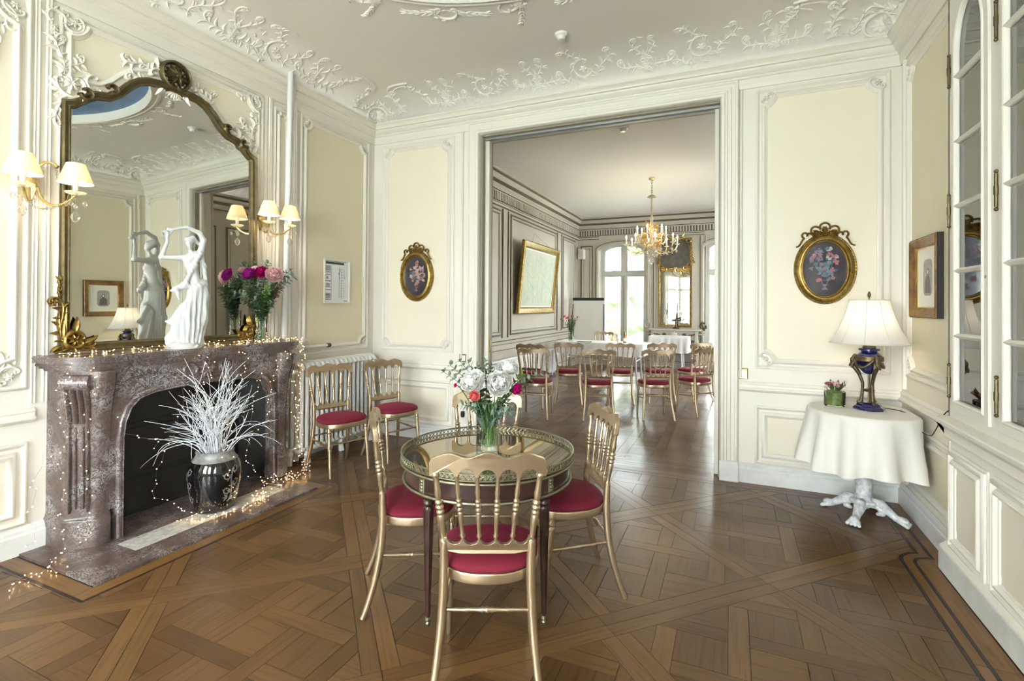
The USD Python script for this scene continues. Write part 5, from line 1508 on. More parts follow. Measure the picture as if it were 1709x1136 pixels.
def figure_sdf(x, y, z):
    p = np.array([x, y, z])
    tot = 0.0
    for A_, D_, L2, r0_, dr, k_ in PRE:
        w = p - A_
        t = np.clip((w * D_).sum(1) / L2, 0, 1)
        d = np.sqrt(((w - D_ * t[:, None]) ** 2).sum(1)) - (r0_ + dr * t)
        m = d.min()
        g = m - k_ * math.log(np.exp(-(d - m) / k_).sum()) + k_ * .6
        if k_ == .0085 and z < .46:                                 # folds of the skirt, deeper towards the hem
            a = math.atan2(y - .02, x - .05)
            q = min(1.0, (.46 - z) / .25) * min(1.0, math.hypot(y - .02, x - .05) / .055) ** 1.5
            g += q * (.0060 * math.sin(15 * a + 9 * x - 7 * z) + .0026 * math.sin(26 * a + 18 * z))
        if k_ == .006:
            g += .0016 * math.sin(260 * (x * .75 + z * .6) + 40 * y)
        tot += math.exp(-min(max(g, -.05), .2) / .0042)
    return .0042 * math.log(tot) if tot > 0 else -1.0


fig_ = m3.Manifold.level_set(figure_sdf, [-.20, -.16, -.01, .20, .12, .92], .0088)
HN = []
for k in range(4):
    HN.append(bone((284 - k * .2, 395 - k * 1.6, .034), .0052, (279 - k * .4, 391.5 - k * 1.3, .040 - .002 * k), .0044)); HN.append(bone((279 - k * .4, 391.5 - k * 1.3, .04), .0044, (278 - k * .3, 394.5 - k * 1.3, .052), .0036))
    HN.append(bone((291, 386 - k * 1.4, .034), .0050, (285 + k * .3, 384.5 - k * 1.0, .04), .004))
HN += [bone((286, 403, .03), .0105, (284.5, 393, .032), .011), bone((286, 397, .03), .0055, (287, 391, .046), .0045), bone((298, 382, .03), .0095, (290, 385, .033), .0095), bone((294, 386, .034), .005, (290, 391, .042), .004)]
cup = m3.Manifold.batch_hull([m3.Manifold.sphere(.020, 20).scale([1, 1, .35]).translate([float(x) for x in Q(282, 387, .038)]), m3.Manifold.sphere(.009, 16).translate([float(x) for x in Q(288, 392, .032)])])
hv, hf = bones(HN, [cup], .005, 3)
SL = np.array([-3.50, 2.27, ZM + .001])
srz = math.atan2(.84, .54)
st = thing('statue', 'white figurine of a draped dancer with arms raised round her head, on the mantel', 'statue', SL, srz)
fm = fig_.refine_to_length(.006).to_mesh()
tm = trimesh.Trimesh(np.array(fm.vert_properties[:, :3], float), np.array(fm.tri_verts), process=True)
trimesh.smoothing.filter_taubin(tm, iterations=4)
obj('figure', cat([(np.array(tm.vertices), np.array(tm.faces)), (hv, hf)]), 'plaster', st, smooth=180)
rk = lathe([(.0, .0), (.108, .0), (.110, .012), (.104, .022), (.100, .030), (.085, .040), (.06, .046), (0, .05)], 36, .98, .78, (.006, .006, 0))
v = rk[0]; v = v + np.c_[np.zeros((len(v), 2)), np.where(v[:, 2] > .025, .008 * (meshkit.fbm(v * 60, 3) - .5), 0)]
obj('base', (v, rk[1]), 'plaster', st, smooth=60)
obj('tree_stump', bones([((.10, .03, .03), .035, (.095, .03, .12), .026), ((.095, .03, .12), .026, (.11, .03, .22), .018), ((.06, .04, .03), .03, (.08, .04, .10), .02), ((-.05, .02, .03), .03, (-.03, .02, .07), .02)], (), .006, 4), 'plaster', st, smooth=180)

# ---------------------------------------------------------------- black vase of white twigs on the hearth
VV = np.array([-3.33, 2.40, .0140])
bv = thing('black_vase', 'glossy black floor vase with grey rim and silver scrollwork standing on the hearth', 'vase', VV)
vp = [(.0, .0), (.118, .0), (.126, .012), (.145, .08), (.163, .18), (.168, .25), (.160, .31), (.142, .345)]
obj('body', lathe(vp, 48), 'black_glaze', bv, smooth=60)
obj('neck', lathe([(.142, .345), (.128, .362), (.118, .385), (.120, .405), (.112, .41), (.106, .39), (.11, .36), (.0, .30)], 40), 'grey_glaze', bv, smooth=60, label='mottled grey neck and rim')
rr = lambda z: np.interp(z, [p[1] for p in vp[1:]], [p[0] for p in vp[1:]])
def wrap(mesh, a0):
    v, f = mesh
    ang = a0 + v[:, 0] / .16
    r = rr(v[:, 1]) + v[:, 2] * .35 + .0006
    return np.c_[r * np.cos(ang), r * np.sin(ang), v[:, 1]], f
for a0 in (.02, -1.95, 1.9):
    ms = [ridge(bez((-.02, .07), (.05, .13), (-.04, .20), (.02, .30), n=20), .010, .002)]
    for k, (z, sg) in enumerate(((.10, 1), (.15, -1), (.20, 1), (.25, -1), (.29, 1))):
        ms += [cscroll((sg * .028, z), .020, PI if sg > 0 else 0, sg * 4.5, .007, .002, 2, lw=.02, seed=k), leaf2((0, z - .02), PI / 2 - sg * .7, .035, .014, .002, -sg * .4)]
    ms += [leaf2((-.02, .10), a, .035, .014, .002, .3) for a in (2.2, 2.9, 3.7)]
    obj('silver_scroll', wrap(cat(ms), a0), 'silver_line', bv, smooth=False, label='silver foliate scroll')
rg = random.Random(5)
vu = np.array([.54, .84, 0]); vn = np.array([.84, -.54, 0]); vz = np.array([0, 0, 1.0])
for k in range(92):
    a = rg.uniform(0, 6.28); q = rg.random() ** .5 * .07
    root = VV + [q * math.cos(a) * .7, q * math.sin(a) * .7, .31]
    kind = 'up' if k < 66 else 'side' if k < 82 else 'droop'
    lean = rg.gauss(-.05, .21) if kind == 'up' else rg.choice([-1, -1, -1, 1]) * rg.uniform(.5, .9) if kind == 'side' else rg.choice([-1, -1, 1]) * rg.uniform(.6, 1.0)
    d = vz + vu * lean * (.75 if kind == 'up' else .8) + vn * rg.uniform(-.08, .30)
    d /= np.linalg.norm(d)
    Lt = rg.uniform(.40, .80) if kind == 'up' else rg.uniform(.36, .50) if kind == 'side' else rg.uniform(.42, .56)
    n = 15
    curl = vu * rg.gauss(0, .05) + vn * rg.gauss(0, .04)
    p = [np.zeros(3)]
    for i in range(n - 1):
        if i > 3:
            d = d + curl * (1.5 if i > 9 else 1) + vu * rg.gauss(0, .13) + vn * rg.gauss(0, .10) + vz * rg.gauss(0, .05)
            if kind == 'side':
                d = d - vz * .05
            if kind == 'droop':
                d = d - vz * .24
            d /= np.linalg.norm(d)
        nxt = p[-1] + d * Lt / (n - 1)
        w_ = root + nxt
        if w_[2] < VV[2] + .36:                                     # outside the pot once below its rim
            r_ = np.hypot(*(w_ - VV)[:2])
            if i > 6 and r_ < .18:
                nxt[:2] += (w_ - VV)[:2] / max(r_, .01) * (.185 - r_)
        p.append(nxt)
    p = np.array(p)
    ms = [tube(p, np.linspace(.0031, .0014, n), 5)]
    for _ in range(3 if kind == 'up' and k % 2 == 0 else 1 if kind != 'droop' and k % 3 == 0 else 0):
        j = rg.randint(6, 10)
        e = p[j + 1] - p[j]; e /= np.linalg.norm(e)
        s_ = e * .6 + vu * rg.uniform(-.8, .8) + vn * rg.uniform(-.5, .6); s_ /= np.linalg.norm(s_)
        l2 = rg.uniform(.10, .22)
        ms.append(tube(bez(p[j], p[j] + (e * .5 + s_ * .4) * l2 * .6, p[j] + s_ * l2, n=7), np.linspace(.0026, .0012, 7), 4))
    lb = {'up': 'white painted twig rising from the black vase', 'side': 'white painted twig leaning out sideways from the black vase', 'droop': 'white painted twig drooping over the rim of the black vase'}[kind]
    t = thing('white_twig', lb, 'twig', root, 0, {'up': 'upright white twigs in the black vase', 'side': 'sideways white twigs in the black vase', 'droop': 'drooping white twigs of the black vase'}[kind])
    obj('branch', cat(ms), 'twig_white', t, smooth=60)

# ---------------------------------------------------------------- fairy lights on copper wire
def wiggle(pts, n, amp, seed, zmin=None):
    rg = np.random.default_rng(seed)
    p = np.array(pts, float)
    s = np.linspace(0, len(p) - 1, n)
    q = np.stack([np.interp(s, np.arange(len(p)), p[:, k]) for k in range(3)], 1)
    j = rg.normal(0, amp, (n, 3))
    q = q + j * np.array([1, 1, 1 if zmin is None else .5])
    if zmin is not None:
        q[:, 2] = np.maximum(q[:, 2], zmin)
    return q


def lights(label, strands, r=.0030):
    t = thing('fairy_lights', label, 'fairy lights', (0, 0, 0))
    for q, every in strands:
        obj('wire', tube(q, .0007, 3, caps=False), 'wire', t, smooth=False)
    ms = []
    for q, every in strands:
        for c in q[::every]:
            ms.append(sphere(c, r, 1))
    obj('bulbs', cat(ms), 'fairy', t, kind='stuff', label='tiny warm lit bulbs on the wire')


X0 = -3.40
zt = ZM + .006
rg = np.random.default_rng(3)
mant = []
for k in range(3):
    ys = np.linspace(1.60, 3.25, 44) + rg.normal(0, .04, 44)
    xs = -3.53 + .13 * np.sin(np.arange(44) * 1.3 + k * 2) + rg.normal(0, .03, 44)
    mant.append((np.c_[np.clip(xs, -3.69, -3.40), np.clip(ys, 1.58, 3.26), zt + np.abs(rg.normal(0, .010, 44))], 1))
lights('fairy lights scattered along the top of the mantel shelf', mant)
lights('fairy lights hanging down the left jamb of the fireplace and onto the floor', [
    (wiggle([(-3.43, 1.60, zt), (-3.425, 1.58, 1.0), (-3.50, 1.60, .8), (-3.50, 1.595, .5), (-3.53, 1.60, .2), (-3.45, 1.58, .03)], 34, .016, 1), 1),
    (wiggle([(-3.41, 1.66, zt), (-3.37, 1.70, 1.0), (-3.43, 1.66, .6), (-3.41, 1.69, .25), (-3.40, 1.66, .05)], 26, .014, 2), 1),
    (wiggle([(-3.45, 1.58, .03), (-3.38, 1.50, .012), (-3.30, 1.43, .012), (-3.34, 1.36, .012), (-3.26, 1.30, .012)], 20, .03, 3, .008), 1)])
lights('loose fairy lights dangling against the white wall left of the fireplace', [(wiggle([(-3.66, 1.57, .60), (-3.67, 1.53, .45), (-3.65, 1.50, .30), (-3.66, 1.54, .15), (-3.64, 1.51, .06)], 13, .02, 6), 1)])
RJ = 2 * FY
lights('dense fairy lights cascading down the right jamb of the fireplace', [
    (wiggle([(-3.42, RJ - 1.60, zt), (-3.40, RJ - 1.58, 1.02), (-3.43, RJ - 1.60, .8), (-3.45, RJ - 1.58, .5), (-3.42, RJ - 1.60, .2), (-3.38, RJ - 1.56, .03)], 52, .014, 11), 1),
    (wiggle([(-3.55, RJ - 1.55, zt), (-3.58, RJ - 1.55, 1.02), (-3.56, RJ - 1.56, .9), (-3.50, RJ - 1.58, .55), (-3.48, RJ - 1.57, .1)], 44, .018, 12), 1),
    (wiggle([(-3.38, RJ - 1.56, .03), (-3.33, 3.12, .03), (-3.30, 2.95, .04), (-3.36, 2.80, .09), (-3.30, 3.02, .04), (-3.26, 3.14, .014)], 46, .035, 13, .018), 1),
    (wiggle([(-3.38, RJ - 1.74, 1.05), (-3.37, 2.98, .98), (-3.40, 2.92, .80), (-3.42, 2.90, .55)], 18, .012, 14), 1)])
lights('fairy lights looping down inside the firebox behind the black vase', [
    (wiggle([(-3.40, 1.80, .78), (-3.42, 1.86, .66), (-3.44, 1.98, .58), (-3.45, 2.05, .54), (-3.46, 2.10, .56), (-3.45, 2.06, .50)], 10, .012, 21), 1),
    (wiggle([(-3.44, 2.25, .9), (-3.45, 2.20, .60), (-3.46, 2.10, .35), (-3.44, 2.06, .20), (-3.38, 2.14, .10), (-3.33, 2.22, .04), (-3.26, 2.30, .03)], 24, .010, 22), 1),
    (wiggle([(-3.42, 2.84, .90), (-3.44, 2.80, .72), (-3.42, 2.78, .5), (-3.42, 2.72, .3), (-3.40, 2.78, .12)], 22, .014, 23), 1)])
lights('fairy lights strewn on the hearth in front of the black vase', [
    (wiggle([(-3.30, 2.12, .022), (-3.20, 2.22, .022), (-3.16, 2.30, .022), (-3.15, 2.42, .022), (-3.12, 2.56, .022), (-3.16, 2.68, .022), (-3.22, 2.62, .03)], 44, .025, 31, .02), 1),
    (wiggle([(-3.20, 2.60, .022), (-3.24, 2.72, .03), (-3.30, 2.85, .05), (-3.28, 2.95, .03)], 20, .03, 32, .02), 1)])
lights('fairy lights threaded through the white twigs', [
    (wiggle([(-3.38, 2.30, zt + .01), (-3.36, 2.36, 1.08), (-3.28, 2.30, .95), (-3.34, 2.24, .82), (-3.24, 2.34, .72), (-3.30, 2.48, .64), (-3.22, 2.42, .52), (-3.16, 2.38, .36), (-3.15, 2.40, .2), (-3.15, 2.44, .05)], 40, .022, 41), 1),
    (wiggle([(-3.37, 2.62, zt), (-3.36, 2.66, 1.02), (-3.30, 2.58, .90), (-3.36, 2.54, .78), (-3.30, 2.62, .60)], 18, .018, 42), 1)])

# ---------------------------------------------------------------- oval flower paintings
def oval_picture(x, zc, a, b, label, seed, pal):
    t = thing('oval_painting', label, 'painting', (x, YB - .003, zc), 0)
    E_ = Plane((0, 0, 0), (1, 0, 0), (0, 0, 1), (0, -1, 0))
    el = lambda k, n=56: [((a + k) * math.cos(q), (b + k) * math.sin(q)) for q in np.linspace(0, 2 * PI, n + 1)[:-1]]
    obj('frame', E_(sweep(el(0), [(0, 0), (0, .016), (.006, .024), (.014, .020), (.018, .026), (.034, .040), (.046, .040), (.050, .030), (.056, .026), (.062, .010), (.062, 0)])), 'gilt', t, smooth=50)
    obj('slip', E_(sweep(el(-.056), [(0, .008), (.0, .020), (.005, .024), (.009, .018), (.010, .008)])), 'gilt_bright', t, smooth=50, label='bright gilt inner slip')
    beads = [E_(sphere((a * 1.0 * math.cos(q) - .010 * math.cos(q), b * math.sin(q) - .010 * math.sin(q), .022), .0065, 1)) for q in np.linspace(0, 2 * PI, 73)[:-1]]
    obj('beading', cat(beads), 'gilt', t, kind='stuff')
    obj('canvas', E_(extrude(Polygon(el(-.058)), .004, .012)), 'dark_canvas', t, smooth=False, label='dark painted ground behind glass')
    rg = random.Random(seed)
    daubs = {}
    for _ in range(46):
        q, r = rg.uniform(0, 6.28), rg.random() ** .6
        cx, cz = r * .72 * (a - .07) * math.cos(q), .03 + r * .62 * (b - .07) * math.sin(q)
        c = rg.choice(pal)
        for _2 in range(4):
            s = rg.uniform(.007, .017)
            g = affinity.rotate(affinity.scale(Point(0, 0).buffer(1, quad_segs=3), s, s * .55), rg.uniform(0, 180))
            daubs.setdefault(c, []).append(E_(extrude(affinity.translate(g, cx + rg.uniform(-.012, .012), cz + rg.uniform(-.012, .012)), .0121, .0126 + rg.uniform(0, .0005))))
    for q in range(14):
        s = .006
        daubs.setdefault('teal', []).append(E_(extrude(LineString([(rg.uniform(-.02, .02), -.06), (rg.uniform(-.09, .09), rg.uniform(-.02, .12))]).buffer(.0022), .0121, .0124)))
    daubs.setdefault('lilac', []).append(E_(extrude(Polygon([(-.025, -.09), (.025, -.09), (.018, -.12), (.006, -.14), (.022, -.165), (-.022, -.165), (-.006, -.14), (-.018, -.12)]).difference(Polygon([(-.020, -.094), (.020, -.094), (.012, -.12), (-.012, -.12)])), .0121, .0124)))
    for c, ms in daubs.items():
        obj('painted_flowers', cat(ms), 'daub_' + c, t, smooth=False, kind='stuff')
    def rib(p, w=.016):
        v, f = ridge(p, w, .014); v[:, 2] += .016
        return E_((v, f))
    top = b
    ms = [rib(spiral((s * .062, top + .030), .040, .026, -PI / 2 - s * 1.2, -PI / 2 - s * 1.2 + s * 5.2, 16)) for s in (-1, 1)]
    ms += [rib(spiral((0, top + .050), .036, .034, -.6, PI + .6, 12)), rib(bez((-.02, top - .02), (.0, top + .04), (.02, top + .02))), rib(bez((.02, top - .02), (.0, top + .04), (-.02, top + .02)))]
    for s in (-1, 1):
        ms += [rib(bez((s * .06, top - .01), (s * .10, top + .01), (s * .125, top + .018), (s * .12, top - .02))), rib(spiral((s * .135, top - .008), .024, .016, -1.2 if s > 0 else PI + 1.2, (-1.2 + 4.6) if s > 0 else PI + 1.2 - 4.6, 12)), rib(bez((s * .14, top - .03), (s * .17, top - .06), (s * .16, top - .09), (s * .20, top - .10)), .014), rib(bez((s * .03, top + .0), (s * .05, top + .03), (s * .08, top + .02)))]
    ms += [E_(xf(rosette((0, 0), .024, 6, .014), (cx, top + .008 + cz, .018))) for cx, cz in ((0, 0), (-.04, -.004), (.04, -.004), (-.075, -.012), (.075, -.012), (0, .03))]
    obj('ribbon_crest', cat(ms), 'gilt', t, smooth=50, label='pierced ribbon bow crest', kind='stuff')


oval_picture(-3.155, 1.765, .218, .278, 'oval flower painting in a gilt ribbon-crested frame left of the doorway', 3, ['peach', 'peach', 'rose', 'pale', 'lilac'])
oval_picture(.672, 1.755, .214, .278, 'oval flower painting in a gilt ribbon-crested frame above the shaded lamp', 8, ['rose', 'teal', 'lilac', 'pale', 'blue', 'rose'])

# ---------------------------------------------------------------- portrait on the right wall
pr = thing('framed_portrait', 'small framed oval portrait print in a cream mount on the right wall', 'picture', (XR - .003, 4.035, 1.65))
PRP = Plane((0, 0, 0), (0, 1, 0), (0, 0, 1), (-1, 0, 0))
obj('frame', PRP(sweep(rect(-.245, .245, -.258, .258), [(0, 0), (0, .036), (.008, .042), (.03, .034), (.05, .028), (.056, .022), (.062, .008), (.062, 0)])), 'frame_wood', pr)
obj('frame_edge', PRP(sweep(rect(-.247, .247, -.260, .260), [(-.002, 0), (-.002, .034), (0.002, .034), (0.002, 0)])), 'frame_dark', pr, label='dark outer edge of the frame')
obj('gilt_slip', PRP(sweep(rect(-.184, .184, -.197, .197), [(0, .006), (0, .012), (.006, .010), (.006, .004)])), 'gilt_bright', pr)
obj('mount', PRP(bx(-.19, .19, -.20, .20, 0, .005)), 'paper', pr, smooth=False, label='cream mount')
oct_ = sbox(-.078, -.118, .078, .118).buffer(-.04).buffer(.04, quad_segs=4)
obj('print', PRP(extrude(oct_, .0052, .0060)), 'sepia', pr, smooth=False, label='grey vignette print')
fig = unary_union([affinity.scale(Point(0, .035).buffer(.022), .9, 1.15), Polygon([(-.05, -.10), (.05, -.10), (.045, -.02), (.015, .012), (-.015, .012), (-.045, -.02)])]).intersection(oct_.buffer(-.006))
obj('print_figure', PRP(extrude(fig, .0060, .0064)), 'print_dark', pr, smooth=False)
obj('print_face', PRP(extrude(affinity.scale(Point(.0, .036).buffer(.013), .85, 1.15), .0064, .0067)), 'paper', pr, smooth=False)

# ---------------------------------------------------------------- corner table, cloth, lamp, posy
PT = np.array([.85, 4.19])
pt = thing('pedestal_table', 'white iron pedestal table with splayed claw feet under a long white cloth', 'table', (*PT, 0))
obj('table_top', lathe([(0, .700), (.275, .700), (.28, .706), (.28, .722), (.275, .728), (0, .728)], 48), 'chalk_white', pt)
obj('pedestal', lathe([(0, .095), (.085, .095), (.092, .11), (.085, .122), (.06, .13), (.05, .142), (.055, .15), (.047, .16), (.052, .22), (.048, .26), (.034, .38), (.028, .56), (.034, .62), (.045, .66), (.07, .70), (0, .70)], 20), 'chalk_white', pt, smooth=40)
for k in range(4):
    q = math.radians(-115 + 90 * k)
    R_ = .225
    leg = bones([((.05, 0, .105), .034, (.095, 0, .11), .034), ((.095, 0, .11), .034, (.14, 0, .075), .028), ((.14, 0, .075), .028, (.185, 0, .042), .023), ((.185, 0, .042), .023, (R_, 0, .032), .029), ((.09, 0, .10), .024, (.105, 0, .05), .018), ((.105, 0, .05), .020, (.080, 0, .04), .011),
                 ((.06, .02, .10), .018, (.14, .018, .065), .012), ((.06, -.02, .10), .018, (.14, -.018, .065), .012)]
                + [((R_ - .01, dy, .028), .0135, (R_ + .024, dy * 1.6, .014), .012) for dy in (-.021, -.007, .007, .021)], (), .008, 2)
    leg[0][:, 2] = np.maximum(leg[0][:, 2], .0005)
    obj('claw_leg', xf(leg, rz=q), 'chalk_white', pt, smooth=60)
prof = [(0, .7415), (.325, .7415), (.337, .738), (.343, .728), (.349, .70), (.362, .62), (.376, .54), (.392, .46), (.405, .385), (.404, .384), (.391, .458), (.375, .54), (.361, .62), (.346, .70), (.337, .726), (.325, .735), (0, .735)]
def ripple(a, z):
    k = np.clip((.735 - z) / .35, 0, 1)
    f_ = np.cos(13 * a + .9 * np.sin(2 * a) + .5 * np.sin(3 * a))
    return 1 + k ** .8 * (.085 * np.sign(f_) * np.abs(f_) ** .8 + .04 * np.cos(5 * a + 1.0))
v, f = lathe(prof, 240, ripple=ripple)
drop = np.clip((.70 - v[:, 2]) / .3, 0, 1)
v[:, 2] -= drop * (.02 + .018 * np.cos(4 * np.arctan2(v[:, 1], v[:, 0]) + 2.6))
v[:, 0] = np.minimum(v[:, 0], XR - .045 - PT[0] + 0 * v[:, 0]); v[:, 1] = np.minimum(v[:, 1], YB - .045 - PT[1])
cl = obj('tablecloth', (v + [*PT, 0], f), 'cloth', None, 60, 'cream damask cloth falling in folds over the corner pedestal table', 'tablecloth')
LP = np.array([.885, 4.215, .7425])
lp = thing('table_lamp', 'lit lamp with white bell shade and navy and bronze urn on the corner table', 'lamp', LP)
hexr = lambda a, z: 1 + .035 * np.cos(8 * a)
obj('plinth', lathe([(0, 0), (.098, 0), (.100, .012), (.090, .022), (.080, .026), (.074, .040), (.05, .05), (0, .052)], 8, .96, 1), 'navy_glaze', lp, smooth=False, label='glossy navy ceramic plinth')
obj('urn', lathe([(0, .245), (.03, .25), (.052, .275), (.072, .315), (.080, .35), (.078, .372), (.062, .388), (.050, .398), (.048, .405), (.064, .412), (.062, .425), (.03, .43), (0, .43)], 28), 'navy_glaze', lp, smooth=40, label='navy glazed urn')
obj('urn_band', lathe([(.079, .335), (.085, .34), (.085, .368), (.079, .372)], 28, caps=False), 'bronze', lp)
for k in range(3):
    q = math.radians(-75 + 120 * k)
    leg = bones([((.048, 0, .045), .012, (.040, 0, .10), .010), ((.040, 0, .10), .010, (.036, 0, .18), .009), ((.036, 0, .18), .010, (.060, 0, .25), .012), ((.060, 0, .25), .014, (.092, 0, .30), .016), ((.092, 0, .30), .017, (.098, 0, .345), .014), ((.098, 0, .345), .012, (.082, 0, .375), .010), ((.06, 0, .045), .014, (.046, 0, .05), .014), ((.096, .0, .33), .010, (.112, 0, .30), .008), ((.09, .012, .33), .008, (.10, .018, .29), .007), ((.09, -.012, .33), .008, (.10, -.018, .29), .007)], (), .006, 3)
    obj('mask_leg', xf(leg, rz=q), 'bronze', lp, smooth=60, label='bronze caryatid leg')
    sw = tube([(.083 * math.cos(q + .2 + 1.7 * t), .083 * math.sin(q + .2 + 1.7 * t), .345 - .05 * math.sin(PI * t)) for t in np.linspace(0, 1, 12)], .010, 8)
    obj('garland', sw, 'bronze', lp, smooth=60)
obj('cap', lathe([(.040, .43), (.034, .45), (.018, .462), (.016, .50), (.0, .50)], 16), 'bronze', lp)
obj('stem', tube([(0, 0, .05), (0, 0, .25)], .008, 8), 'bronze', lp)
obj('stem_ring', lathe([(.0, .12), (.03, .124), (.034, .132), (.03, .14), (0, .144)], 12), 'bronze', lp)
obj('harp', tube([(0, -.01, .49), (0, -.05, .56), (0, -.055, .65), (0, -.03, .745), (0, 0, .76), (0, .03, .745), (0, .055, .65), (0, .05, .56), (0, .01, .49)], .0025, 5), 'brass', lp)
obj('bulb', sphere((0, 0, .62), .028, 2, (1, 1, 1.3)), 'lamp_bulb', lp)
def fl8(a, z):
    return 1 - .02 * np.abs(np.sin(5 * a))
sp = [(.238 - .0, .462), (.213, .50), (.178, .565), (.148, .64), (.128, .71), (.117, .762)]
obj('shade', lathe(sp, 60, ripple=fl8, caps=False), 'lamp_shade', lp, smooth=60, label='white fabric bell shade with seams')
for z, r in ((.462, .239), (.762, .118)):
    a = np.linspace(0, 2 * PI, 61)[:-1]
    rr_ = r * fl8(a, z)
    obj('shade_trim', tube(np.c_[rr_ * np.cos(a), rr_ * np.sin(a), np.full(60, z)], .0035, 5, closed=True), 'lamp_shade', lp)
for k in range(10):
    a = k * PI / 5
    obj('shade_seam', tube([((r + .001) * math.cos(a), (r + .001) * math.sin(a), z) for r, z in sp], .0022, 4), 'lamp_shade', lp)
obj('shade_spider', cat([tube([(0, 0, .76), (.116 * math.cos(a), .116 * math.sin(a), .76)], .0018, 4) for a in (0, 2.1, 4.2)]), 'brass', lp)
obj('finial', lathe([(0, .76), (.006, .762), (.004, .775), (.010, .79), (.011, .805), (.005, .82), (0, .824)], 12), 'bronze', lp)
obj('pull_chain', tube([(.09, .07, .46), (.09, .07, .36)], .0015, 4), 'brass', lp)
crd = np.array([(.92, 4.29, .750), (1.00, 4.27, .748), (1.06, 4.22, .747), (1.09, 4.17, .735), (1.10, 4.12, .71), (1.11, 4.02, .672), (1.115, 3.93, .662), (1.118, 3.83, .675), (1.115, 3.74, .73), (1.115, 3.66, .81), (1.12, 3.58, .87), (1.13, 3.53, .89), (1.14, 3.505, .893)]) - LP
from scipy.interpolate import PchipInterpolator
obj('cord', tube(PchipInterpolator(np.arange(len(crd)), crd)(np.linspace(0, len(crd) - 1, 70)), .0032, 6), 'cable', lp, smooth=60, label='black power cord trailing to the wall')
PG = np.array([.685, 4.245, .7425])
pg = thing('flower_glass', 'small round glass packed with moss and pink flowers beside the lamp', 'flower pot', PG)
obj('glass', lathe([(0, 0), (.062, 0), (.067, .008), (.067, .105), (.064, .105), (.062, .012), (0, .010)], 24), 'vase_glass', pg)
obj('moss', lathe([(0, .011), (.0625, .012), (.0635, .10), (.04, .112), (0, .116)], 20), 'moss_glass', pg)
rg = random.Random(12)
for k in range(9):
    a = rg.uniform(0, 6.28); q = rg.uniform(.01, .06)
    c = PG + [q * math.cos(a), q * math.sin(a), rg.uniform(.12, .165)]
    flower('posy_bloom', 'small pink bloom in the mossy glass' if k % 3 else 'small dark red bloom in the mossy glass', 'flower', c, (math.cos(a) * .5, math.sin(a) * .5 - .3, 1), .022, 'petal_blush' if k % 3 else 'daub_rose', PG + [0, 0, .06], 'pink blooms of the posy' if k % 3 else 'red blooms of the posy', k, layers=((1.1, 6, .6), (.6, 5, .5)), leaves=1)
for k in range(5):
    a = -1 + k * .7
    t = thing('posy_leaf', 'dark pointed leaf sticking up from the mossy glass', 'leaf', PG + [.02 * math.cos(a), .02 * math.sin(a), .10], 0, 'leaves of the posy')
    obj('leaf', leafm((0, 0, 0), (.5 * math.cos(a), .5 * math.sin(a), .7), (math.cos(a), math.sin(a), 0), .10, .03), 'leaf_autumn' if k % 2 else 'leaf_dark', t, smooth=60)

# ---------------------------------------------------------------- the glazed cupboard built into the right wall
cb = thing('glazed_cupboard', 'tall white built-in cupboard with arched glazed doors and panelled base on the right', 'cupboard')
WC = Plane((CABX, 0, 0), (0, 1, 0), (0, 0, 1), (-1, 0, 0))
Y0 = .9
leaves = [(3.005, 3.435), (2.475, 2.905), (1.945, 2.375), (1.415, 1.845)]
ZA, ZB_, RISE = .905, 2.80, .30
def lf(a, b, k=0.0):
    m = (a + b) / 2
    return Polygon([(a + k, ZA + k), (b - k, ZA + k)] + [(m + ((b - a) / 2 - k) * math.cos(q), ZB_ + (RISE - k) * math.sin(q)) for q in np.linspace(0, PI, 20)] + [(a + k, ZB_)])
face = sbox(Y0, .84, CABY, ZC - .0).difference(unary_union([lf(a, b, -.0015) for a, b in leaves])).difference(sbox(Y0, 3.27, CABY, 4))
obj('face_frame', WC(extrude(face, -.07, 0)), 'white_paint', cb, smooth=30)
obj('side', bx(CABX, XR, CABY - .012, CABY, .0, 3.27), 'white_paint', cb, smooth=False)
obj('base_front', WC(bx(Y0, CABY - .012, .001, .84, -.05, -.004)), 'white_paint', cb, smooth=False)
obj('plinth', bev(CABX - .037, XR, Y0, CABY + .035, .001, .135, .006), 'worn_white', cb)
obj('plinth_moulding', WC(sweep([(Y0, .135), (CABY + .02, .135)], [(0, 0), (0, .037), (.012, .03), (.02, .018), (.03, .008), (.034, 0)], False)), 'white_paint', cb)
obj('ledge', WC(sweep([(Y0, .735), (CABY + .03, .735)], [(0, 0), (0, .012), (.012, .016), (.02, .012), (.05, .012), (.06, .02), (.078, .034), (.085, .05), (.105, .055), (.112, .05), (.118, .03), (.124, 0)], False)), 'white_paint', cb)
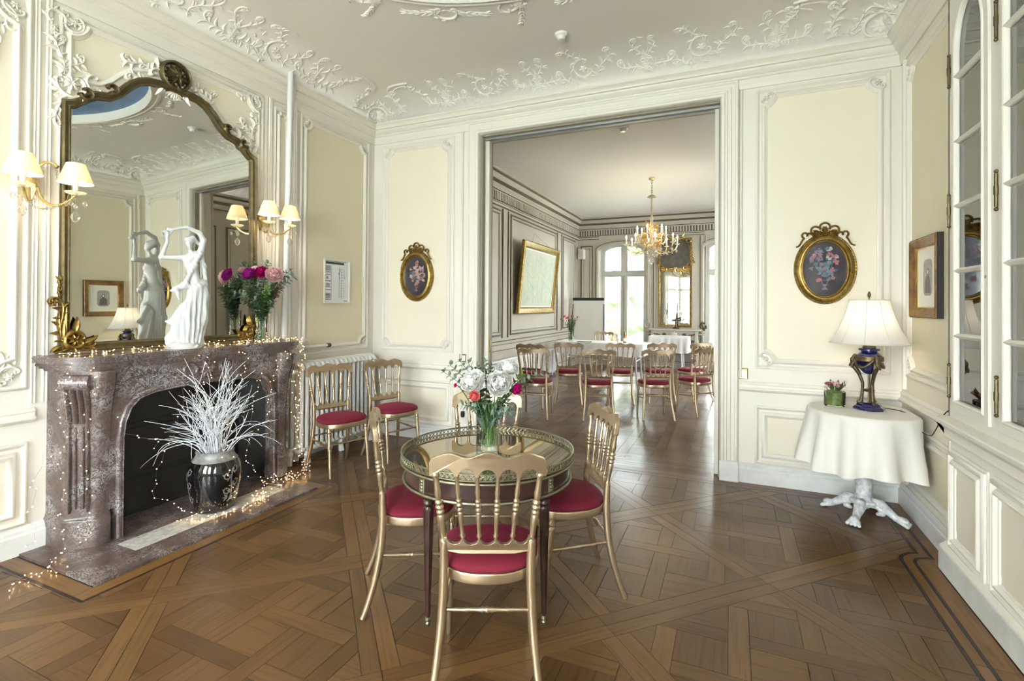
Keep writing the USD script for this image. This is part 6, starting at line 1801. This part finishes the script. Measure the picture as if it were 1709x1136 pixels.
for k, (a, b) in enumerate(leaves):
    d = obj('door', WC(extrude(lf(a, b).difference(lf(a, b, .058)), -.028, .012)), 'white_paint', cb, smooth=30)
    obj('door_moulding', WC(sweep(list(lf(a, b, .044).exterior.coords)[:-1], [(0, .0), (0, .016), (.006, .020), (.014, .016), (.016, .0)])), 'white_paint', d)
    inn = lf(a, b, .056)
    zs_ = [ZA + .056 + .3445 * j for j in range(7)]
    for z in zs_[1:6]:
        obj('muntin', WC(sweep([(a + .056, z - .016), (b - .056, z - .016)], [(0, -.012), (.004, .004), (.016, .020), (.028, .004), (.032, -.012)], False)), 'white_paint', d, smooth=False)
    edges = [ZA + .05] + [z for z in zs_[1:6]] + [3.2]
    for z0, z1 in zip(edges[:-1], edges[1:]):
        obj('pane', WC(extrude(inn.intersection(sbox(a, z0 + .002, b, z1 - .002)), -.010, -.006)), 'old_pane', d, smooth=False)
    for z in (1.06, 1.98, 2.74):
        hx = b + .004
        obj('hinge', WC(cat([tube([(hx, z - .075, .018), (hx, z + .075, .018)], .0075, 8), sphere((hx, z + .085, .018), .009, 1), sphere((hx, z - .085, .018), .009, 1), tube([(hx, z - .02, .018), (hx, z + .02, .018)], .010, 8)])), 'gilt_dark', d, label='brass hinge')
    obj('keyhole', WC(tube([(a + .025, 1.60, .0), (a + .025, 1.60, .014)], .008, 8)), 'dull_brass', d)
for a, b in ((3.045, 3.455), (2.56, 2.975), (2.07, 2.49), (1.58, 2.0)):
    d = obj('lower_door', WC(bev(a - .01, b + .01, .15, .69, -.03, .004, .003)), 'white_paint', cb)
    obj('panel_moulding', WC(sweep(rect(a, b, .16, .675), [(o * .9, q + .004) for o, q in M_OUT])), 'white_paint', d)
    obj('panel_moulding', WC(sweep(rect(a + .035, b - .035, .195, .64), [(o * .9, q + .004) for o, q in M_IN])), 'white_paint', d)
    obj('panel_field', WC(extrude(Polygon(notched(a + .07, b - .07, .23, .605, .04)), .001, .0055)), 'cream_light', d)
obj('back', bx(1.455, 1.47, Y0, 3.46, .86, 3.2), 'cream_light', cb, smooth=False)
for y in (Y0, 3.45):
    obj('inner_side', bx(1.17, 1.47, y, y + .012, .86, 3.2), 'cream_paint', cb, smooth=False)
for z in (.86, 1.56, 2.18, 2.78, 3.19):
    obj('shelf', bx(1.14, 1.455, Y0 + .012, 3.45, z, z + .022), 'white_paint', cb, smooth=False)
det = thing('smoke_detector', 'round white smoke detector on the cream ceiling of the front room', 'smoke detector', (-1.285, 3.90, ZC))
obj('base', lathe([(0, -.016), (.048, -.016), (.054, -.010), (.056, 0), (0, 0)], 28), 'white_plastic', det)
obj('cap', lathe([(0, -.050), (.026, -.050), (.032, -.044), (.036, -.022), (.046, -.016), (.0, -.016)], 28), 'white_plastic', det)
obj('slot', bx(-.010, .010, -.002, .002, -.0512, -.0495), 'grey_ink', det, smooth=False)

# ---------------------------------------------------------------- things in the room beyond
# framed map, hung so that its top leans into the room
y0, y1, zb, zt_ = 8.13, 10.08, 1.30, 2.62
hgt = math.hypot(zt_ - zb, .13)
MPL = Plane((X2L + .05, (y0 + y1) / 2, zb), (0, 1, 0), (.13 / hgt, 0, (zt_ - zb) / hgt), ((zt_ - zb) / hgt, 0, -.13 / hgt))
mp = thing('framed_map', 'large pale map in a gilt frame tilted out from the grey wall', 'picture')
W2 = (y1 - y0) / 2
obj('frame', MPL(sweep(rect(-W2, W2, 0, hgt), [(0, 0), (0, .05), (.02, .065), (.05, .055), (.075, .04), (.10, .03), (.115, .036), (.13, .012), (.13, 0)])), 'gilt', mp)
obj('liner', MPL(sweep(rect(-W2 + .12, W2 - .12, .12, hgt - .12), [(0, .005), (0, .018), (.03, .014), (.03, .005)])), 'bone', mp, label='pale inner liner')
obj('map_sheet', MPL(bx(-W2 + .14, W2 - .14, .14, hgt - .14, 0, .008)), 'parchment', mp, smooth=False, label='faded green map sheet')
obj('map_lines', MPL(cat([ridge(np.c_[np.linspace(-.7, .7, 24), .35 + .2 * k + .07 * np.sin(np.linspace(0, 9 + k, 24) + k)], .006, .0012) for k in range(5)] + [ridge(np.c_[-.55 + .28 * k + .06 * np.sin(np.linspace(0, 7, 20) + k), np.linspace(.2, 1.1, 20)], .005, .0012) for k in range(5)])) if False else
    MPL((lambda m: (m[0] + [0, 0, .0082], m[1]))(cat([ridge(np.c_[np.linspace(-.7, .7, 24), .35 + .2 * k + .07 * np.sin(np.linspace(0, 9 + k, 24) + k)], .006, .0012) for k in range(5)] + [ridge(np.c_[-.55 + .28 * k + .06 * np.sin(np.linspace(0, 7, 20) + k), np.linspace(.2, 1.1, 20)], .005, .0012) for k in range(5)]))), 'grey_ink', mp, kind='stuff')
obj('hanging_wire', tube([MPL((np.array([[-.5, hgt, .0]]), _BF))[0][0], (X2L + .02, (y0 + y1) / 2, 2.86), MPL((np.array([[.5, hgt, .0]]), _BF))[0][0]], .003, 4), 'wire', mp)

fc_ = thing('flipchart', 'flipchart easel with a dark top clamp in the far left corner', 'flipchart', (-3.06, 11.35, 0), math.radians(6))
tilt = Plane((0, .0, .62), (1, 0, 0), (0, .16, .987), (0, -.987, .16))
obj('board', tilt(bev(-.36, .36, 0, 1.02, -.012, .006, .003)), 'board_white', fc_)
obj('paper_pad', tilt(bx(-.335, .335, .01, .98, .006, .012)), 'board_white', fc_, smooth=False)
obj('clamp', tilt(bev(-.37, .37, .97, 1.035, -.014, .03, .006)), 'black_trim', fc_, label='dark paper clamp')
for s, yy in ((-.36, -.03), (.36, -.03)):
    obj('leg', tube([(s, .14, 1.5), (s * 1.12, yy - .18, 0)], .011, 8), 'black_trim', fc_)
obj('leg', tube([(0, .17, 1.55), (0, .62, 0)], .011, 8), 'black_trim', fc_)


def cloth_table(name, label, x0, x1, ya, yb, h, hem, leg):
    t = thing(name, label, 'table', ((x0 + x1) / 2, (ya + yb) / 2, 0))
    a, b = (x1 - x0) / 2, (yb - ya) / 2
    obj('table_top', bev(-a + .01, a - .01, -b + .01, b - .01, h - .035, h - .006, .004), 'board_white', t)
    for sx in (-1, 1):
        for sy in (-1, 1):
            obj('leg', tube([(sx * (a - .16), sy * (b - .10), h - .04), (sx * (a - .12), sy * (b - .08), 0)], .016, 8), leg, t)
        obj('cross_bar', tube([(sx * (a - .15), -b + .10, .42), (sx * (a - .15), b - .10, .42)], .010, 6), leg, t)
    n = 160
    per = np.array(list(sbox(-a, -b, a, b).buffer(.006).exterior.coords)[:-1])
    ring = LineString(np.vstack([per, per[:1]]))
    P = np.array([ring.interpolate(k / n, normalized=True).coords[0] for k in range(n)])
    nrm = P / np.linalg.norm(P / [a, b], axis=1, keepdims=True) * 0
    c = np.clip(P, [-a + .0, -b + .0], [a, b]); out = P - np.clip(P, [-a + .02, -b + .02], [a - .02, b - .02]); out /= np.linalg.norm(out, axis=1, keepdims=True)
    rings = [np.c_[P * .3, np.full(n, h)], np.c_[P - out * .006, np.full(n, h)]]
    for k, z in enumerate(np.linspace(h - .01, hem, 6)):
        s = k / 5
        wav = .012 * s * np.sin(np.arange(n) / n * 2 * PI * 22) + .012 * s
        rings.append(np.c_[P + out * wav[:, None], np.full(n, z) - (.012 * s * np.sin(np.arange(n) / n * 2 * PI * 5))])
    cl_ = tag(obj('tablecloth', loft([r + [(x0 + x1) / 2, (ya + yb) / 2, 0] for r in rings], True), 'cloth_white', None, 50), 'white cloth on the ' + label.split(' under')[0], 'tablecloth')
    return t


cloth_table('folding_table', 'long folding table under a white cloth before the arched window', -3.18, -1.48, 9.35, 10.05, .75, .52, 'grey_metal')
cloth_table('side_table', 'small square table under a white cloth before the pier glass', -1.66, -.84, 11.25, 11.85, .80, .46, 'white_metal')
V2 = np.array([-2.93, 9.65, .753])
v2 = thing('flower_vase', 'clear glass vase of flowers at the left end of the long white table', 'vase', V2)
obj('vase_wall', lathe([(0, 0), (.05, 0), (.045, .06), (.058, .25)], 20, caps=False), 'vase_glass', v2)
rg = random.Random(9)
for k, (dx, dz, m) in enumerate(((-.06, .44, 'petal_coral'), (.03, .47, 'daub_peach'), (.09, .42, 'petal_blush'), (-.02, .39, 'daub_peach'), (-.12, .47, 'petal_coral'))):
    flower('far_flower', ('%s flower %s in the vase on the long white table' % ({'petal_coral': 'coral', 'daub_peach': 'peach', 'petal_blush': 'pale pink'}[m], {-.06: 'left of the middle', .03: 'at the top', .09: 'at the right', -.02: 'low in the middle', -.12: 'at the far left'}[dx])), 'flower', V2 + [dx * .9, -.05 + dx * .4, dz], (dx * 3, -.5, .8), .045, m, V2 + [0, 0, .01], None, k, layers=((1.1, 7, .6), (.6, 6, .5)), leaves=2)
for k in range(16):
    a = rg.uniform(0, 6.28); q = rg.uniform(.06, .24)
    sprigthing('green_sprig', 'leafy green sprig in the vase on the long white table', V2 + [0, 0, .01], V2 + [q * math.cos(a), q * math.sin(a) * .7, rg.uniform(.28, .50)], ('leaf_dark', 'leaf_fresh', 'leaf_grey')[k % 3], 16, .05, .022, 'greenery of the vase on the long table', 100 + k, .03)
bo = thing('bottle', 'small amber bottle on the long white table', 'bottle', (-1.86, 9.62, .753))
obj('body', lathe([(0, 0), (.032, 0), (.033, .10), (.026, .14), (.012, .17), (.012, .215), (0, .216)], 18), 'frame_wood', bo)
obj('label_band', lathe([(.0335, .03), (.0335, .09)], 18), 'paper', bo)
ca = thing('candle_jar', 'white candle jar beside the amber bottle on the long table', 'candle', (-1.97, 9.6, .753))
obj('jar', lathe([(0, 0), (.035, 0), (.036, .09), (.0, .09)], 18), 'white_china', ca); obj('wick', tube([(0, 0, .09), (0, 0, .105)], .002, 4), 'black_trim', ca)
nb = thing('notebook', 'dark notebook lying on the long white table', 'book', (-2.62, 9.52, .753), .2)
obj('cover', bev(-.14, .14, -.10, .10, 0, .012, .003), 'black_trim', nb); obj('pages', bx(-.135, .137, -.097, .097, .012, .016), 'paper', nb, smooth=False)

# pier glass with a dark painting above the mirror, between the windows
pg_ = thing('pier_glass', 'tall gilt pier glass with a dark painting above the mirror between the far windows', 'mirror', (-1.20, YF - .004, 0))
PGP = Plane((0, 0, 0), (1, 0, 0), (0, 0, 1), (0, -1, 0))
PF = [(0, 0), (0, .03), (.010, .042), (.024, .036), (.034, .026), (.042, .03), (.05, .01), (.05, 0)]
obj('frame', PGP(sweep(rect(-.37, .37, .97, 3.04), PF)), 'gilt', pg_)
obj('frame_rail', PGP(bev(-.31, .31, 2.27, 2.35, .0, .035, .01)), 'gilt', pg_)
obj('mirror_glass', PGP(bx(-.33, .33, 1.01, 2.28, .001, .012)), 'old_mirror', pg_, smooth=False, label='old mirror glass')
obj('painting', PGP(bx(-.33, .33, 2.34, 3.0, .001, .012)), 'dark_painting', pg_, smooth=False, label='dark landscape panel')
ms = []
for s in (-1, 1):
    ms += [cscroll((s * .24, 2.33), .06, PI * .5, s * 4.2, .03, .03, 4, seed=1), cscroll((s * .30, 2.98), .06, PI, s * 4.4, .03, .03, 4, seed=2), sprig((s * .34, 2.9), -PI / 2, .4, 6, .03, .03, 3, s * .2), sprig((s * .06, 2.31), 0 if s > 0 else PI, .2, 4, .028, .03, 4, s * .4), cscroll((s * .32, 2.40), .05, 0, s * 4.2, .025, .03, 3, seed=6), leaf2((s * .1, 3.03), PI / 2 - s * .9, .18, .05, .03, s * .4)]
v, f = cat(ms + [rosette((0, 2.32), .07, 8, .03), rosette((0, 3.03), .08, 8, .03)]); v[:, 2] += .03
obj('carved_scrolls', PGP((v, f)), 'gilt_bright', pg_, smooth=50, kind='stuff')
cs = thing('console_shelf', 'narrow grey marble console with carved brackets under the pier glass', 'console', (-1.20, YF - .004, 0))
obj('slab', bev(-.58, .58, -.26, .0, .90, .94, .008), 'grey_pale', cs)
obj('apron', bev(-.52, .52, -.20, .0, .68, .90, .01), 'grey_paint', cs)
for s in (-1, 1):
    obj('bracket', bev(s * .48 - .04, s * .48 + .04, -.22, .0, .002, .90, .012), 'grey_pale', cs)
    v, f = cat([rosette((s * .22, .80), .06, 7, .02), sprig((s * .3, .80), 0 if s > 0 else PI, .14, 4, .02, .014, 5, s * .3)]); v[:, 2] += .20
    obj('carving', PGP((v, f)), 'gilt_dark', cs, smooth=50)
v, f = rosette((0, .80), .09, 9, .03); v[:, 2] += .20
obj('shell', PGP((v, f)), 'bone', cs, smooth=50)
cl2 = thing('candelabrum', 'dark branched candelabrum standing before the pier glass', 'candelabrum', (-1.16, YF - .15, .941))
obj('base', lathe([(0, 0), (.07, 0), (.07, .02), (.03, .04), (.02, .10), (.03, .16), (.018, .2), (.014, .36), (0, .37)], 16), 'bronze', cl2)
for k, dx in enumerate((-.22, -.12, 0, .12, .22)):
    h = .44 if k % 2 == 0 else .38
    if k == 2: h = .56
    obj('arm', tube(bez((0, 0, .2), (dx * .6, 0, .12), (dx, 0, .25), (dx, 0, h), n=10), .008, 6), 'bronze', cl2)
    obj('candle', tube([(dx, 0, h), (dx, 0, h + .17)], .010, 8), 'candle', cl2)
for k in range(10):
    a = k * .63
    obj('leaf_ornament', leafm((.05 * math.cos(a), .03 * math.sin(a), .16 + .02 * (k % 3)), (math.cos(a), .5 * math.sin(a), .4), (0, 0, 1), .12, .05), 'bronze', cl2, smooth=60)
for s, lb in ((-1, 'left'), (1, 'right')):
    b = thing('gilt_bracket', 'small carved wall bracket at the %s end of the console' % lb, 'bracket', (-1.20 + s * .62, YF - .004, .96))
    v, f = cat([cscroll((0, .06), .07, PI / 2, s * 4.4, .03, .04, 4, seed=4), leaf2((0, 0), PI / 2 + s * .3, .22, .06, .04, -s * .4), leaf2((0, .04), -PI / 2, .12, .05, .04, .2)])
    obj('bracket', PGP((v, f)), 'gilt_dark' if s > 0 else 'grey_pale', b, smooth=50)
sp_ = thing('loudspeaker', 'small pale loudspeaker box high in the far left corner', 'loudspeaker', (-3.42, YF - .13, 2.62))
obj('body', bev(-.075, .075, -.05, .115, 0, .24, .01), 'bone', sp_); obj('grille', bev(-.06, .06, -.056, -.048, .02, .22, .003), 'grey_pale', sp_)
pr2 = thing('panel_radiator', 'long white panel radiator low on the grey wall behind the chairs', 'radiator', (X2L + .03, 8.6, 0))
obj('panel', bev(.04, .11, -1.7, 1.7, .07, .56, .008), 'radiator_white', pr2)
obj('ribs', cat([bx(.11, .114, y, y + .05, .10, .53) for y in np.arange(-1.66, 1.62, .085)]), 'radiator_white', pr2, smooth=False, kind='stuff')
obj('foot', cat([bx(.02, .10, y, y + .04, .0, .09) for y in (-1.3,)]), 'radiator_white', pr2, smooth=False); obj('foot', bx(.02, .10, 1.3, 1.34, .0, .09), 'radiator_white', pr2, smooth=False)
det2 = thing('smoke_detector', 'smoke detector on the ceiling of the room beyond, seen under the door head', 'smoke detector', (-1.216, 6.117, ZC2))
obj('base', lathe([(0, -.016), (.06, -.016), (.066, -.008), (.066, 0), (0, 0)], 24), 'white_plastic', det2)
obj('cap', lathe([(0, -.05), (.03, -.05), (.042, -.02), (.05, -.016), (0, -.016)], 24), 'grey_metal', det2)

# ---------------------------------------------------------------- chandelier
chd = thing('chandelier', 'gilt and crystal chandelier with lit candle bulbs in the room beyond', 'chandelier', (-1.24, 8.70, 0))
obj('ceiling_hook', lathe([(.0, 3.585), (.04, 3.59), (.05, 3.61), (.05, ZC2), (0, ZC2)], 16), 'brass', chd)
for k in range(6):
    z = 3.36 + .04 * k
    a = np.linspace(0, 2 * PI, 13)[:-1]
    pts = np.c_[.012 * np.cos(a), np.zeros(12), z + .026 * np.sin(a)] if k % 2 else np.c_[np.zeros(12), .012 * np.cos(a), z + .026 * np.sin(a)]
    obj('chain_link', tube(pts, .004, 5, closed=True), 'dull_brass', chd)
obj('smoke_bell', lathe([(0, 3.33), (.03, 3.325), (.075, 3.30), (.078, 3.306), (.03, 3.34), (0, 3.345)], 18), 'dull_brass', chd)
obj('stem', lathe([(0, 2.30), (.03, 2.32), (.05, 2.40), (.025, 2.47), (.05, 2.56), (.03, 2.64), (.045, 2.74), (.02, 2.82), (.03, 2.95), (.012, 3.0), (.018, 3.1), (.009, 3.18), (.015, 3.25), (.006, 3.33)], 16), 'crystal', chd, smooth=60)
obj('rod', tube([(0, 0, 2.3), (0, 0, 3.34)], .007, 6), 'brass', chd)
rg = random.Random(2)
leafs = []
for k in range(120):
    a = rg.uniform(0, 6.28); z = rg.uniform(2.40, 2.86); r = .09 + .14 * math.exp(-((z - 2.55) / .14) ** 2)
    leafs.append(leafm((r * .5 * math.cos(a), r * .5 * math.sin(a), z), (math.cos(a + .5), math.sin(a + .5), rg.uniform(-.4, .8)), (math.cos(a), math.sin(a), .6), .085, .034))
obj('gilt_foliage', cat(leafs), 'gilt_leaf', chd, smooth=50, kind='stuff', label='gilt leaf clusters')
beads = []
for n, R_, zc, zt in ((8, .42, 2.52, 2.60), (6, .24, 2.66, 2.76)):
    for k in range(n):
        a = 2 * PI * (k + .35) / n
        c, s = math.cos(a), math.sin(a)
        p = bez((.03 * c, .03 * s, zc - .05), (R_ * .5 * c, R_ * .5 * s, zc - .24), (R_ * .95 * c, R_ * .95 * s, zc - .16), (R_ * c, R_ * s, zt - .11), n=12)
        obj('arm', tube(p, .008, 6), 'gilt_bright', chd)
        obj('bobeche', lathe([(0, zt - .115), (.02, zt - .112), (.046, zt - .095), (.044, zt - .092), (0, zt - .104)], 14, c=(R_ * c, R_ * s, 0)), 'crystal', chd)
        obj('candle_sleeve', tube([(R_ * c, R_ * s, zt - .10), (R_ * c, R_ * s, zt)], .011, 8), 'candle', chd)
        obj('bulb', xf(lathe([(0, 0), (.010, .004), (.0125, .018), (.008, .036), (.002, .052), (0, .053)], 10), (R_ * c, R_ * s, zt)), 'flame_bulb', chd, label='lit flame bulb')
        for dz in (.15, .21):
            obj('crystal_drop', xf(lathe([(0, -1.7), (.6, -1.1), (1, -.2), (.7, .6), (0, 1.5)], 6), (R_ * c * .97, R_ * s * .97, zt - dz), sc=.012 if dz < .2 else .02), 'crystal', chd, smooth=False)
        for q in p[3:11:2]:
            beads.append(sphere(q + [0, 0, -.025], .010, 1))
for k in range(10):
    a = 2 * PI * k / 10
    for z, r, sz in ((2.42, .15, .026), (2.32, .09, .022)):
        obj('crystal_pendant', xf(lathe([(0, -1.7), (.6, -1.1), (1, -.2), (.7, .6), (0, 1.5)], 6), (r * math.cos(a), r * math.sin(a), z), sc=sz), 'crystal', chd, smooth=False)
obj('crystal_ball', sphere((0, 0, 2.40), .075, 2), 'crystal', chd, smooth=False)
obj('crystal_ball', xf(lathe([(0, -1.9), (.6, -1.1), (1, -.2), (.7, .6), (0, 1.5)], 8), (0, 0, 2.24), sc=.05), 'crystal', chd, smooth=False)
obj('crystal_beads', cat(beads), 'crystal', chd, kind='stuff')
